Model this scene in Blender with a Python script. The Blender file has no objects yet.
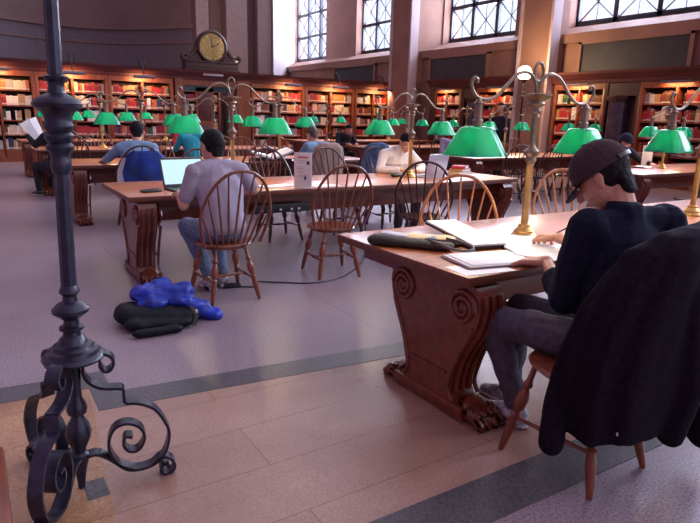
import bpy, bmesh, math, random
from mathutils import Vector, Matrix, Euler, noise
R = math.radians
PI = math.pi
rnd = random.Random(7)
scn = bpy.context.scene
col = scn.collection

# ------------------------------------------------------------------ camera
CH, PITCH, ROLL, YAW, FPX = 1.45, R(13.85), R(1.5), R(57), 590.0
cam_d = bpy.data.cameras.new('camera')
cam = bpy.data.objects.new('camera', cam_d); col.objects.link(cam)
cam_d.sensor_fit = 'HORIZONTAL'; cam_d.sensor_width = 36; cam_d.lens = FPX / 700 * 36
cam_d.clip_start = .05; cam_d.clip_end = 200
fw = Vector((math.cos(YAW) * math.cos(PITCH), math.sin(YAW) * math.cos(PITCH), -math.sin(PITCH)))
rt = Vector((math.sin(YAW), -math.cos(YAW), 0)); up = rt.cross(fw)
cr, sr = math.cos(ROLL), math.sin(ROLL)
r2 = rt * cr + up * sr
u2 = up * cr - rt * sr
cam.matrix_world = Matrix((( r2.x, u2.x, -fw.x, 0), (r2.y, u2.y, -fw.y, 0), (r2.z, u2.z, -fw.z, CH), (0, 0, 0, 1)))
scn.camera = cam
def proj(P):
    d = Vector(P) - Vector((0, 0, CH)); w = d.dot(fw)
    if w < .1: return None
    return (350 + FPX * d.dot(r2) / w, 261.5 - FPX * d.dot(u2) / w, w)
S = 1.264                                   # far shell coordinates are scaled to the hall's true size
def sz(z): return CH + (z - CH) * S

# ------------------------------------------------------------------ materials
MATS = {}
def mat(name, color, rough=.5, metal=0, spec=.5, var=0, scale=8, stretch=None, bump=0, bscale=None, color2=None, emit=None, es=0, coat=0):
    if name in MATS: return MATS[name]
    m = bpy.data.materials.new(name); m.use_nodes = True; MATS[name] = m
    nt = m.node_tree; b = nt.nodes['Principled BSDF']
    b.inputs['Base Color'].default_value = (*color, 1)
    b.inputs['Roughness'].default_value = rough; b.inputs['Metallic'].default_value = metal
    b.inputs['Specular IOR Level'].default_value = spec
    if coat: b.inputs['Coat Weight'].default_value = coat; b.inputs['Coat Roughness'].default_value = .15
    if emit: b.inputs['Emission Color'].default_value = (*emit, 1); b.inputs['Emission Strength'].default_value = es
    if var or bump or color2:
        tc = nt.nodes.new('ShaderNodeTexCoord'); mp = nt.nodes.new('ShaderNodeMapping')
        nt.links.new(tc.outputs['Object'], mp.inputs[0])
        if stretch: mp.inputs['Scale'].default_value = stretch
        n = nt.nodes.new('ShaderNodeTexNoise'); n.inputs['Scale'].default_value = scale; n.inputs['Detail'].default_value = 4
        nt.links.new(mp.outputs[0], n.inputs['Vector'])
        if var or color2:
            rp = nt.nodes.new('ShaderNodeValToRGB')
            c2 = color2 or tuple(min(1, c * (1 + var)) for c in color); c1 = tuple(c * (1 - var) for c in color) if not color2 else color
            rp.color_ramp.elements[0].color = (*c1, 1); rp.color_ramp.elements[1].color = (*c2, 1)
            rp.color_ramp.elements[0].position = .32; rp.color_ramp.elements[1].position = .68
            nt.links.new(n.outputs['Fac'], rp.inputs[0]); nt.links.new(rp.outputs[0], b.inputs['Base Color'])
        if bump:
            n2 = n
            if bscale:
                n2 = nt.nodes.new('ShaderNodeTexNoise'); n2.inputs['Scale'].default_value = bscale; nt.links.new(mp.outputs[0], n2.inputs['Vector'])
            bp = nt.nodes.new('ShaderNodeBump'); bp.inputs['Strength'].default_value = bump; bp.inputs['Distance'].default_value = .02
            nt.links.new(n2.outputs['Fac'], bp.inputs['Height']); nt.links.new(bp.outputs[0], b.inputs['Normal'])
    return m
WOOD = mat('mahogany', (.155, .030, .013), .28, var=.25, scale=3, stretch=(1, 6, 6), coat=.3)
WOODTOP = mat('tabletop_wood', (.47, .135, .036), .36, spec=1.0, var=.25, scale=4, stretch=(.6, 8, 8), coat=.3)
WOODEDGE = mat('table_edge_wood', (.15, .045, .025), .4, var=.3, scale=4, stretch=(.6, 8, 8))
CHAIRW = mat('chair_wood', (.20, .05, .022), .3, var=.35, scale=6, stretch=(4, 4, 1), coat=.3)
CHAIRO = mat('amber_chair_wood', (.55, .20, .06), .32, var=.25, scale=6, stretch=(4, 4, 1), coat=.3)
CHAIRD = mat('dark_chair_wood', (.07, .02, .014), .3, var=.3, scale=6, stretch=(4, 4, 1), coat=.3)
CASEW = mat('oak_case', (.21, .052, .02), .42, var=.35, scale=2.5, stretch=(6, 6, 1))
CASED = mat('dark_case', (.05, .016, .012), .45, var=.3, scale=2.5, stretch=(6, 6, 1))
CORN = mat('cornice_wood', (.095, .021, .022), .5, var=.3, scale=2, stretch=(.5, .5, 5))
IRON = mat('wrought_iron', (.024, .022, .042), .30, .25, var=.4, scale=20, bump=.15)
BRASS = mat('brass', (.55, .33, .12), .3, .85, var=.15, scale=15)
BRONZE = mat('aged_bronze', (.26, .19, .13), .36, .75, var=.3, scale=15)
BLACK = mat('black_plastic', (.015, .015, .02), .4)
SILVER = mat('silver', (.55, .55, .62), .35, .5)
PAPER = mat('paper', (.88, .86, .84), .7)
WHITE = mat('white', (.8, .78, .8), .5)
SKIN = mat('skin', (.62, .30, .20), .5, var=.08, scale=10)
HAIR = mat('dark_hair', (.010, .007, .009), .7, spec=.2, var=.5, scale=60, bump=.4)
HAIRB = mat('brown_hair', (.10, .055, .04), .6, var=.5, scale=60, bump=.4)
STONE = mat('warm_limestone', (.29, .155, .115), .8, var=.12, scale=1.5, bump=.1)
STONEA = mat('mauve_plaster', (.165, .098, .10), .85, var=.08, scale=1.2, bump=.1)
STONEL = mat('pale_stone', (.50, .40, .42), .75, var=.08, scale=1.5)
PANEL = mat('slate_green_panel', (.036, .032, .046), .6, var=.2, scale=3)

def shade_mat():
    m = bpy.data.materials.new('green_glass'); m.use_nodes = True; nt = m.node_tree
    b = nt.nodes['Principled BSDF']; out = nt.nodes['Material Output']
    b.inputs['Base Color'].default_value = (.0, .27, .16, 1); b.inputs['Roughness'].default_value = .12
    t = nt.nodes.new('ShaderNodeBsdfTranslucent'); t.inputs['Color'].default_value = (.03, .88, .52, 1)
    mx = nt.nodes.new('ShaderNodeMixShader'); mx.inputs[0].default_value = .19
    nt.links.new(b.outputs[0], mx.inputs[1]); nt.links.new(t.outputs[0], mx.inputs[2]); nt.links.new(mx.outputs[0], out.inputs[0])
    return m
SHADE = shade_mat()
RIMM = mat('white_glass_rim', (.8, .85, .8), .4)
BULB = mat('lit_bulb', (1, .9, .7), .5, emit=(1, .75, .45), es=12)

# ------------------------------------------------------------------ mesh helpers
def hbox(bm, c, s, M=None, bev=0):
    r = bmesh.ops.create_cube(bm, size=1, matrix=(M or Matrix()) @ Matrix.Translation(c) @ Matrix.Diagonal((*s, 1)))
    if bev:
        es = list({e for v in r['verts'] for e in v.link_edges})
        bmesh.ops.bevel(bm, geom=es, offset=bev, segments=2, affect='EDGES', profile=.5)
    return bm
def box(bm, x0, x1, y0, y1, z0, z1, bev=0):
    return hbox(bm, ((x0 + x1) / 2, (y0 + y1) / 2, (z0 + z1) / 2), (abs(x1 - x0), abs(y1 - y0), abs(z1 - z0)), None, bev)
def lathe(bm, prof, c=(0, 0, 0), seg=20, M=None, lean=(0, 0)):
    M = M or Matrix(); rings = []
    for r, z in prof:
        cx, cy = c[0] + lean[0] * z, c[1] + lean[1] * z
        rings.append([bm.verts.new(M @ Vector((cx + r * math.cos(2 * PI * k / seg), cy + r * math.sin(2 * PI * k / seg), c[2] + z))) for k in range(seg)])
    for a, b in zip(rings, rings[1:]):
        for k in range(seg): bm.faces.new((a[k], a[(k + 1) % seg], b[(k + 1) % seg], b[k]))
    bm.faces.new(rings[0][::-1]); bm.faces.new(rings[-1])
    return bm
def tube(bm, pts, rad, seg=8, closed=False):
    pts = [Vector(p) for p in pts]; n = len(pts)
    rr = rad if isinstance(rad, (list, tuple)) else [rad] * n
    t0 = (pts[1] - pts[0]).normalized(); a = Vector((0, 0, 1)) if abs(t0.z) < .9 else Vector((1, 0, 0))
    u = t0.cross(a).normalized(); rings = []
    for i, p in enumerate(pts):
        if closed: t = (pts[(i + 1) % n] - pts[i - 1]).normalized()
        else: t = (pts[min(i + 1, n - 1)] - pts[max(i - 1, 0)]).normalized()
        u = (u - t * u.dot(t)).normalized(); v = t.cross(u)
        rings.append([bm.verts.new(p + (u * math.cos(2 * PI * k / seg) + v * math.sin(2 * PI * k / seg)) * rr[i]) for k in range(seg)])
    m = n if closed else n - 1
    for i in range(m):
        a, b = rings[i], rings[(i + 1) % n]
        for k in range(seg): bm.faces.new((a[k], a[(k + 1) % seg], b[(k + 1) % seg], b[k]))
    if not closed: bm.faces.new(rings[0][::-1]); bm.faces.new(rings[-1])
    return bm
def strap(bm, pts, nrm, w, th):
    """flat bar following pts, wide along nrm"""
    pts = [Vector(p) for p in pts]; nrm = Vector(nrm); rings = []
    for i, p in enumerate(pts):
        t = (pts[min(i + 1, len(pts) - 1)] - pts[max(i - 1, 0)]).normalized(); s = nrm.cross(t).normalized()
        rings.append([bm.verts.new(p + nrm * a * w / 2 + s * b * th / 2) for a, b in ((-1, -1), (1, -1), (1, 1), (-1, 1))])
    for a, b in zip(rings, rings[1:]):
        for k in range(4): bm.faces.new((a[k], a[(k + 1) % 4], b[(k + 1) % 4], b[k]))
    bm.faces.new(rings[0][::-1]); bm.faces.new(rings[-1])
def spline(pts, sub=6, closed=False):
    pts = [Vector(p) for p in pts]; out = []; n = len(pts)
    rng = range(n if closed else n - 1)
    for i in rng:
        g = (lambda k: pts[k % n]) if closed else (lambda k: pts[max(0, min(n - 1, k))])
        p0, p1, p2, p3 = g(i - 1), g(i), g(i + 1), g(i + 2)
        for j in range(sub):
            t = j / sub
            out.append(.5 * (2 * p1 + (p2 - p0) * t + (2 * p0 - 5 * p1 + 4 * p2 - p3) * t * t + (3 * p1 - p0 - 3 * p2 + p3) * t ** 3))
    if not closed: out.append(pts[-1])
    return out
def prism(bm, poly, f0, f1):
    """poly: 2D pts, f0/f1 map (a,b)->3D for both sides"""
    A = [bm.verts.new(f0(*p)) for p in poly]; B = [bm.verts.new(f1(*p)) for p in poly]; n = len(poly)
    bm.faces.new(A[::-1]); bm.faces.new(B)
    for k in range(n): bm.faces.new((A[k], A[(k + 1) % n], B[(k + 1) % n], B[k]))
def ball(bm, c, r, M=None, seg=12):
    rr = r if isinstance(r, (tuple, list)) else (r, r, r)
    return bmesh.ops.create_uvsphere(bm, u_segments=seg, v_segments=max(6, seg // 2 + 1), radius=1, matrix=(M or Matrix()) @ Matrix.Translation(c) @ Matrix.Diagonal((*rr, 1)))['verts']
def hull(bm, A, ra, B, rb, M=None, seg=10):
    t = bmesh.new(); ball(t, A, ra, M, seg); ball(t, B, rb, M, seg)
    r = bmesh.ops.convex_hull(t, input=t.verts[:])
    dead = list({g for g in r['geom_interior'] + r['geom_unused'] if isinstance(g, bmesh.types.BMVert)})
    if dead: bmesh.ops.delete(t, geom=dead, context='VERTS')
    mp = {v: bm.verts.new(v.co) for v in t.verts}
    for f in t.faces:
        try: bm.faces.new([mp[v] for v in f.verts])
        except ValueError: pass
    t.free()
def link(name, bm, m, parent=None, smooth=True, ang=40, loc=None):
    me = bpy.data.meshes.new(name)
    bmesh.ops.recalc_face_normals(bm, faces=bm.faces[:])
    bm.to_mesh(me); bm.free()
    for x in (m if isinstance(m, list) else [m]): me.materials.append(x)
    if smooth:
        me.polygons.foreach_set('use_smooth', [True] * len(me.polygons))
        try: me.set_sharp_from_angle(angle=R(ang))
        except Exception: pass
    o = bpy.data.objects.new(name, me); col.objects.link(o)
    if parent: o.parent = parent
    if loc: o.location = loc
    return o
def empty(name, loc=(0, 0, 0), rz=0):
    o = bpy.data.objects.new(name, None); col.objects.link(o); o.location = loc; o.rotation_euler = (0, 0, rz); o.empty_display_size = .1
    return o
def tag(o, label, cat, group=None):
    o['label'] = label; o['category'] = cat
    if group: o['group'] = group
    return o
def struct(name, bm, m, smooth=False, label=None):
    o = link(name, bm, m, None, smooth); o['kind'] = 'structure'
    if label: o['label'] = label
    return o
def copy_tree(o, parent=None):
    c = o.copy(); col.objects.link(c)
    if parent: c.parent = parent
    for ch in list(o.children): copy_tree(ch, c)
    return c
def voxel(name, bm, m, parent, vox=.012, smooth=6, fold=0, fs=9, loc=None, fstretch=(1, 1, 1)):
    me = bpy.data.meshes.new('tmp'); bmesh.ops.recalc_face_normals(bm, faces=bm.faces[:]); bm.to_mesh(me); bm.free()
    t = bpy.data.objects.new('tmp', me); col.objects.link(t)
    r = t.modifiers.new('r', 'REMESH'); r.mode = 'VOXEL'; r.voxel_size = vox; r.adaptivity = 0
    if smooth: s = t.modifiers.new('s', 'SMOOTH'); s.iterations = smooth; s.factor = .5
    dg = bpy.context.evaluated_depsgraph_get(); dg.update()
    nm = bpy.data.meshes.new_from_object(t.evaluated_get(dg)); bpy.data.objects.remove(t); bpy.data.meshes.remove(me)
    nm.name = name
    if fold:
        ns = [v.normal.copy() for v in nm.vertices]
        for v, n in zip(nm.vertices, ns):
            q = Vector((v.co.x * fstretch[0], v.co.y * fstretch[1], v.co.z * fstretch[2])) * fs
            d = noise.noise(q) + .5 * noise.noise(q * 2.1 + Vector((5, 3, 1)))
            v.co += n * d * fold
    nm.materials.clear()
    for x in (m if isinstance(m, list) else [m]): nm.materials.append(x)
    nm.polygons.foreach_set('use_smooth', [True] * len(nm.polygons))
    o = bpy.data.objects.new(name, nm); col.objects.link(o)
    if parent: o.parent = parent
    if loc: o.location = loc
    return o
def light(name, kind, loc, energy, color, parent=None, size=.1, **k):
    d = bpy.data.lights.new(name, kind); d.energy = energy; d.color = color
    if kind in ('POINT', 'SPOT'): d.shadow_soft_size = size
    if kind == 'AREA': d.size = size
    for a, b in k.items(): setattr(d, a, b)
    o = bpy.data.objects.new(name, d); col.objects.link(o); o.location = loc
    if parent: o.parent = parent
    return o

# ------------------------------------------------------------------ floor
def terrazzo(name, c1, c2, c3, rough, joint=True, bw=2.3, bh=2.3, mortar=.006, jc=(.1, .08, .1)):
    m = bpy.data.materials.new(name); m.use_nodes = True; nt = m.node_tree; b = nt.nodes['Principled BSDF']
    tc = nt.nodes.new('ShaderNodeTexCoord')
    n1 = nt.nodes.new('ShaderNodeTexNoise'); n1.inputs['Scale'].default_value = 90; n1.inputs['Detail'].default_value = 3
    n2 = nt.nodes.new('ShaderNodeTexNoise'); n2.inputs['Scale'].default_value = 1.3; n2.inputs['Detail'].default_value = 5
    for n in (n1, n2): nt.links.new(tc.outputs['Object'], n.inputs['Vector'])
    r1 = nt.nodes.new('ShaderNodeValToRGB'); e = r1.color_ramp.elements
    e[0].color = (*c1, 1); e[0].position = .35; e[1].color = (*c2, 1); e[1].position = .62
    nt.links.new(n1.outputs['Fac'], r1.inputs[0])
    r2_ = nt.nodes.new('ShaderNodeValToRGB'); e = r2_.color_ramp.elements
    e[0].color = (*c3, 1); e[0].position = .3; e[1].color = (1, 1, 1, 1); e[1].position = .65
    nt.links.new(n2.outputs['Fac'], r2_.inputs[0])
    mx = nt.nodes.new('ShaderNodeMix'); mx.data_type = 'RGBA'; mx.blend_type = 'MULTIPLY'; mx.inputs[0].default_value = 1
    nt.links.new(r1.outputs[0], mx.inputs[6]); nt.links.new(r2_.outputs[0], mx.inputs[7])
    last = mx.outputs[2]
    if joint:
        bk = nt.nodes.new('ShaderNodeTexBrick'); bk.inputs['Scale'].default_value = 1; bk.inputs['Brick Width'].default_value = bw; bk.inputs['Row Height'].default_value = bh
        bk.inputs['Mortar Size'].default_value = mortar; bk.inputs['Mortar Smooth'].default_value = .1
        bk.inputs['Color1'].default_value = (1, 1, 1, 1); bk.inputs['Color2'].default_value = (.9, .88, .88, 1) if bh < 1 else (1, 1, 1, 1); bk.inputs['Mortar'].default_value = (*jc, 1)
        nt.links.new(tc.outputs['Object'], bk.inputs['Vector'])
        m2 = nt.nodes.new('ShaderNodeMix'); m2.data_type = 'RGBA'; m2.blend_type = 'MULTIPLY'; m2.inputs[0].default_value = .8
        nt.links.new(last, m2.inputs[6]); nt.links.new(bk.outputs['Color'], m2.inputs[7]); last = m2.outputs[2]
    nt.links.new(last, b.inputs['Base Color']); b.inputs['Roughness'].default_value = rough
    rr = nt.nodes.new('ShaderNodeMapRange'); rr.inputs[3].default_value = rough - .06; rr.inputs[4].default_value = rough + .1
    nt.links.new(n2.outputs['Fac'], rr.inputs[0]); nt.links.new(rr.outputs[0], b.inputs['Roughness'])
    return m
TERR = terrazzo('terrazzo', (.19, .145, .165), (.38, .29, .32), (.84, .80, .84), .33, jc=(.5, .45, .5), mortar=.004)
MARB = terrazzo('cream_marble', (.42, .255, .20), (.52, .335, .265), (.66, .54, .50), .28, bw=1.9, bh=.34, mortar=.002, jc=(.35, .22, .18))
BAND = terrazzo('dark_terrazzo', (.06, .055, .062), (.12, .105, .115), (.8, .8, .8), .33, joint=False)
def slab(name, pts, z0, z1, m):
    bm = bmesh.new(); prism(bm, pts, lambda a, b: Vector((a, b, z0)), lambda a, b: Vector((a, b, z1)))
    return struct(name, bm, m)
slab('floor', [(-6, -4), (20, -4), (20, 34), (-6, 34)], -.1, 0, TERR)
def yb(x): return 3.07 - .105 * (x - .5)            # far border follows a slight slant
slab('floor_marble_field', [(-2.2, 1.47), (9, 1.42), (9, yb(9) - .1), (.5, 2.9), (.5, 3.2), (-2.2, 3.4)], 0, .002, MARB)
slab('floor_border_far', [(.42, yb(.42) - .19), (9, yb(9) - .18), (9, yb(9) + .02), (.52, yb(.52)), (.52, 3.37), (.42, 3.37)], 0, .004, BAND)
slab('floor_border_left', [(-2.2, 3.4), (.42, 3.17), (.42, 3.36), (-2.2, 3.62)], 0, .004, BAND)
slab('floor_border_near', [(-2.2, 1.36), (9, 1.15), (9, 1.42), (-2.2, 1.56)], 0, .005, BAND)
bm = bmesh.new(); box(bm, .25, .33, 2.17, 2.30, 0, .004); struct('floor_inlay_shadow', bm, BAND)  # small dark inlay with shadow painted into the same patch
SIENA = terrazzo('siena_marble', (.44, .22, .11), (.60, .36, .20), (.45, .33, .28), .28, bw=1.9, bh=.34, mortar=.002, jc=(.35, .22, .18))
slab('floor_siena_slabs', [(-2.2, 1.57), (.27, 1.50), (.40, 2.95), (.41, 3.17), (-2.2, 3.4)], 0, .003, SIENA)

# ------------------------------------------------------------------ tables
def trestle(x, y0, sgn):
    """scroll-sided end support; plan depth .2"""
    half = [(0.30, .70), (.33, .66), (.34, .60), (.33, .54), (.31, .48), (.275, .42), (.235, .35), (.205, .28), (.185, .2), (.18, .13), (.20, .09), (.27, .07)]
    left = [(-a, b) for a, b in half]; prof = [(-.27, .01)] + left[::-1] + half + [(.27, .01)]
    yc = y0 + .41; bm = bmesh.new()
    prism(bm, prof, lambda a, b: Vector((x - .09, yc + a, b)), lambda a, b: Vector((x + .06, yc + a, b)))
    for s in (-1, 1):                                # ribs standing proud on the edges
        for dx in (-.06, -.015, .03):
            pts = [Vector((x + dx, yc + s * (a + .004), b)) for a, b in half[1:10]]
            tube(bm, spline(pts, 3), .016, 6)
    return bm
def volutes(x, y0):
    yc = y0 + .41; bm = bmesh.new()
    for sx in (-1, 1):
        for s in (-1, 1):
            pts = []
            for k in range(30):
                a = k / 29 * 2.3 * 2 * PI; r = .09 * (1 - .80 * k / 29)
                pts.append((x + sx * .095, yc + s * (.225 + r * math.cos(a)), .585 + r * math.sin(a)))
            tube(bm, pts, .013, 6)
            tube(bm, spline([(x + sx * .092, yc + s * a, b) for a, b in ((.30, .5), (.262, .42), (.215, .33), (.185, .25), (.16, .15), (.19, .09))], 4), .011, 6)
            ball(bm, (x + sx * .095, yc + s * .225, .585), (.012, .022, .022), seg=8)
        hbox(bm, (x + sx * .09, yc, .22), (.02, .28, .012)); hbox(bm, (x + sx * .085, yc, .055), (.03, .54, .05), None, .006)
    return bm
def paws(x, y0, s):
    yc = y0 + .41; bm = bmesh.new()
    if 1:
        hull(bm, (x, yc + s * .24, .065), (.085, .05, .06), (x, yc + s * .33, .04), (.09, .05, .04))
        for k in range(4):
            xx = x - .066 + .044 * k
            hull(bm, (xx, yc + s * .30, .07), (.024, .03, .028), (xx, yc + s * .38, .022), (.022, .024, .022), seg=8)
            ball(bm, (xx, yc + s * .34, .062), (.024, .022, .024), seg=8)
    return bm
def make_table(x0, y0, L, W=1.13, shift=-.09):
    t = empty('reading_table', (x0, y0, 0))
    bm = bmesh.new(); box(bm, 0, L, 0, W, .715, .76, .008)
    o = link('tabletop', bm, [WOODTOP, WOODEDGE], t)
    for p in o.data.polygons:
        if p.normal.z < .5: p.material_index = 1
    bm = bmesh.new(); box(bm, .10, L - .10, .16, W - .16, .635, .715); box(bm, .06, L - .06, .05, W - .05, .70, .715)
    link('apron', bm, WOOD, t, False)
    for x in (.16, L - .16):
        e = link('trestle_leg', trestle(x, shift, 1), WOOD, t, ang=30)
        link('scroll_carving', volutes(x, shift), WOOD, e); link('paw_foot', paws(x, shift, 1), WOOD, e); link('paw_foot', paws(x, shift, -1), WOOD, e)
    bm = bmesh.new(); box(bm, .25, L - .25, W / 2 - .30, W / 2 - .22, .50, .66, .01); link('stretcher', bm, WOOD, t)
    return t
T0 = make_table(0, 0, 4.6)
TAB = {}
tdefs = [('a1', 1.83, 1.84, 'nearest reading table, cluttered with papers and a black bag, beside the tall iron stand'),
         ('a2', 1.08, 5.0, 'reading table in the second row with two open laptops and a white notice stand'),
         ('a3', 1.05, 8.14, 'third row reading table where a light blue shirted man leans by the left end'),
         ('a4', 1.0, 11.25, 'fourth row reading table whose left end has a dark clothed reader holding white pages'),
         ('a5', 1.0, 14.4, 'last reading table before the bookcases on the clock side of the aisle'),
         ('b1', 7.9, 4.75, 'reading table across the aisle beside the person in a dark knit cap'),
         ('b2', 7.75, 7.9, 'reading table across the aisle, behind the one with the dark capped person'),
         ('b3', 7.7, 11.25, 'reading table across the aisle, third back, seen above the silver laptop'),
         ('b4', 7.7, 14.4, 'reading table furthest back across the aisle, close to the corner pillar')]
for i, (k, x, y, lab) in enumerate(tdefs):
    t = T0 if i == 0 else copy_tree(T0)
    t.location = (x, y, 0); tag(t, lab, 'table', 'long reading tables'); TAB[k] = (x, y)

# ------------------------------------------------------------------ reading lamps
def shade_bm():
    bm = bmesh.new(); seg = 48
    def ring(a, z, n=3.2):
        out = []
        for k in range(seg):
            th = 2 * PI * k / seg; c, s = math.cos(th), math.sin(th)
            r = a / (abs(c) ** n + abs(s) ** n) ** (1 / n); out.append(bm.verts.new((r * c, r * s * .82, z)))
        return out
    prof = [(.02, .158), (.062, .158), (.082, .152), (.092, .142), (.115, .105), (.14, .06), (.162, .018), (.168, 0)]
    rings = [ring(a, z) for a, z in prof]
    inner = [ring(a - .006, z - .004 if z > .01 else 0) for a, z in prof]
    for rs in (rings, inner):
        for a, b in zip(rs, rs[1:]):
            for k in range(seg): bm.faces.new((a[k], a[(k + 1) % seg], b[(k + 1) % seg], b[k]))
    for x, y in ((rings[-1], inner[-1]), (rings[0], inner[0])):
        for k in range(seg):
            f = bm.faces.new((x[k], x[(k + 1) % seg], y[(k + 1) % seg], y[k])); f.material_index = 1 if x is rings[-1] else 0
    return bm
def make_lamp(arm=.46):
    t = empty('reading_lamp')
    bm = bmesh.new(); lathe(bm, [(.075, 0), (.078, .008), (.07, .018), (.06, .026), (.062, .036), (.05, .046), (.036, .06), (.038, .07), (.028, .08)], seg=24)
    link('base', bm, BRASS, t)
    bm = bmesh.new(); lathe(bm, [(.022, .075), (.022, .47)], seg=8); link('lower_column', bm, BRASS, t, False)
    bm = bmesh.new(); lathe(bm, [(.022, .44), (.034, .46), (.03, .48), (.046, .50), (.046, .515), (.03, .53), (.02, .545), (.018, .56)], seg=20); link('collar', bm, BRONZE, t)
    bm = bmesh.new(); lathe(bm, [(.017, .55), (.017, .72)], seg=8); link('upper_column', bm, BRONZE, t, False)
    bm = bmesh.new(); lathe(bm, [(.018, .71), (.028, .715), (.024, .73), (.035, .745), (.03, .765), (.05, .785), (.045, .80), (.075, .825), (.092, .833), (.092, .84), (.02, .845)], seg=24); link('capital', bm, BRONZE, t)
    bm = bmesh.new(); tube(bm, [(.036 * math.cos(2 * PI * k / 24), 0, .965 + .052 * math.sin(2 * PI * k / 24)) for k in range(24)], .008, 8, True); link('ring', bm, BRONZE, t)
    for s in (-1, 1):
        bm = bmesh.new(); k = arm / .48
        p = [(.008, .84), (.014, .88), (.03, .915), (.07, .95), (.13, .957), (.20, .935), (.27, .875), (.34, .82), (.41, .797), (.48, .802), (.525, .83), (.545, .87), (.53, .905), (.505, .90), (.503, .88)]
        tube(bm, spline([(s * a * (k if a > .1 else 1), 0, b) for a, b in p], 4), .010, 8)
        a = link('arm', bm, BRONZE, t)
        bm = bmesh.new(); x = s * arm
        lathe(bm, [(.008, .65), (.03, .655), (.03, .685), (.024, .69), (.024, .77), (.03, .775), (.016, .79), (.01, .805)], (x, 0, 0), 14)
        link('hanger', bm, BRONZE, a)
        sh = link('shade', shade_bm(), [SHADE, RIMM], t, ang=60); sh.location = (x, 0, .495)
        bm = bmesh.new(); ball(bm, (0, 0, .075), (.018, .018, .028)); link('bulb', bm, BULB, sh)
        light('bulb_light', 'POINT', (x, 0, .555), 13.0, (1, .70, .42), t, .03)
    return t
LP = make_lamp()
ldefs = [(2.84, 2.42, 'nearest brass twin-shade lamp, standing in front of the capped man'),
         (4.77, 2.42, 'brass twin-shade lamp at the picture edge on the nearest table'),
         (2.21, 5.57, 'twin-shade lamp rising behind the grey shirted laptop user'), (4.43, 5.57, 'twin-shade lamp in front of the white shirted man at his laptop'),
         (2.12, 8.7, 'twin-shade lamp over the head of the light blue shirted man'), (4.25, 8.7, 'twin-shade lamp above the open book of the brown haired reader'),
         (2.15, 11.8, 'first twin-shade lamp of the fourth row table, just right of the iron stand'), (4.3, 11.8, 'second twin-shade lamp of the fourth row table, near the red clothed reader'),
         (2.0, 14.95, 'first twin-shade lamp of the last table before the bookcases'), (4.2, 14.95, 'second twin-shade lamp of the last table before the bookcases, near the doorway'),
         (9.4, 5.35, 'twin-shade lamp on the table of the dark capped person across the aisle'),
         (9.15, 8.5, 'first twin-shade lamp of the second table across the aisle'), (11.55, 8.5, 'second twin-shade lamp of the second table across the aisle, before the pier'),
         (9.25, 11.8, 'first twin-shade lamp of the third table across the aisle'), (11.2, 11.8, 'second twin-shade lamp of the third table across the aisle'),
         (8.8, 14.95, 'first twin-shade lamp of the furthest table across the aisle'), (11.0, 14.95, 'second twin-shade lamp of the furthest table across the aisle')]
for i, (x, y, lab) in enumerate(ldefs):
    l = LP if i == 0 else copy_tree(LP)
    l.location = (x, y, .76); tag(l, lab, 'lamp', 'green shaded reading lamps')

# ------------------------------------------------------------------ windsor chairs
def bow_pt(t):                                        # t 0..1 around the bow
    a = PI * (1.18 * t - .09); cc = math.cos(a); x = .295 * math.copysign(abs(cc) ** .88, cc); h = .5 * (math.sin(a) + .28) / 1.28
    if h < 0: h = 0
    x = x * (1 if h > .22 else .80 + .20 * h / .22)
    return Vector((x, -.17 - .20 * h / .5, .46 + h * 1.16))
def make_chair(W):
    t = empty('windsor_chair')
    bm = bmesh.new(); n = 32; top, mid, bot = [], [], []
    for k in range(n):
        a = 2 * PI * k / n; c, s = math.cos(a), math.sin(a); rx = .235 * (1 - .06 * max(0, -s)); ry = .215
        top.append(bm.verts.new((rx * c * .95, ry * s * .95, .462))); mid.append(bm.verts.new((rx * c, ry * s, .45))); bot.append(bm.verts.new((rx * c * .85, ry * s * .85, .42)))
    ctr = bm.verts.new((0, -.02, .445)); cb = bm.verts.new((0, 0, .42))
    for k in range(n):
        j = (k + 1) % n
        bm.faces.new((top[k], top[j], ctr)); bm.faces.new((mid[k], mid[j], top[j], top[k])); bm.faces.new((bot[k], bot[j], mid[j], mid[k])); bm.faces.new((bot[j], bot[k], cb))
    link('seat', bm, W, t)
    bm = bmesh.new(); tube(bm, [bow_pt(k / 30) for k in range(31)], .0125, 8); link('back_bow', bm, W, t)
    for k in range(9):
        u = (k - 4) / 4; base = Vector((u * .165, -.195 + .03 * abs(u), .455))
        tt = .5 - u * .335; tp = bow_pt(tt); m_ = base.lerp(tp, .4)
        bm = bmesh.new(); tube(bm, [base, m_, tp], [.007, .0095, .0065], 6); link('spindle', bm, W, t)
    feet = [(-.20, -.22, 0), (.20, -.22, 0), (-.21, .22, 0), (.21, .22, 0)]; tops = [(-.12, -.13, .43), (.12, -.13, .43), (-.14, .13, .43), (.14, .13, .43)]
    rp = [(.0, .012), (.08, .016), (.30, .022), (.40, .017), (.43, .024), (.46, .014), (.52, .026), (.62, .030), (.70, .020), (.73, .014), (.77, .023), (.82, .014), (1, .013)]
    for f, p in zip(feet, tops):
        f, p = Vector(f), Vector(p); bm = bmesh.new(); tube(bm, [f.lerp(p, a) for a, _ in rp], [r for _, r in rp], 10); link('leg', bm, W, t)
    bm = bmesh.new()
    sp = [(0, .008), (.2, .009), (.45, .012), (.5, .017), (.55, .012), (.8, .009), (1, .008)]
    for a, b in ((Vector((-.165, -.18, .17)), Vector((-.18, .185, .17))), (Vector((.165, -.18, .17)), Vector((.18, .185, .17))), (Vector((-.172, 0, .17)), Vector((.172, 0, .17)))):
        tube(bm, [a.lerp(b, s) for s, _ in sp], [r for _, r in sp], 8)
    link('stretcher', bm, W, t)
    return t
protos = {'m': CHAIRW, 'o': CHAIRO, 'd': CHAIRD}; first = {}
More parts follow.
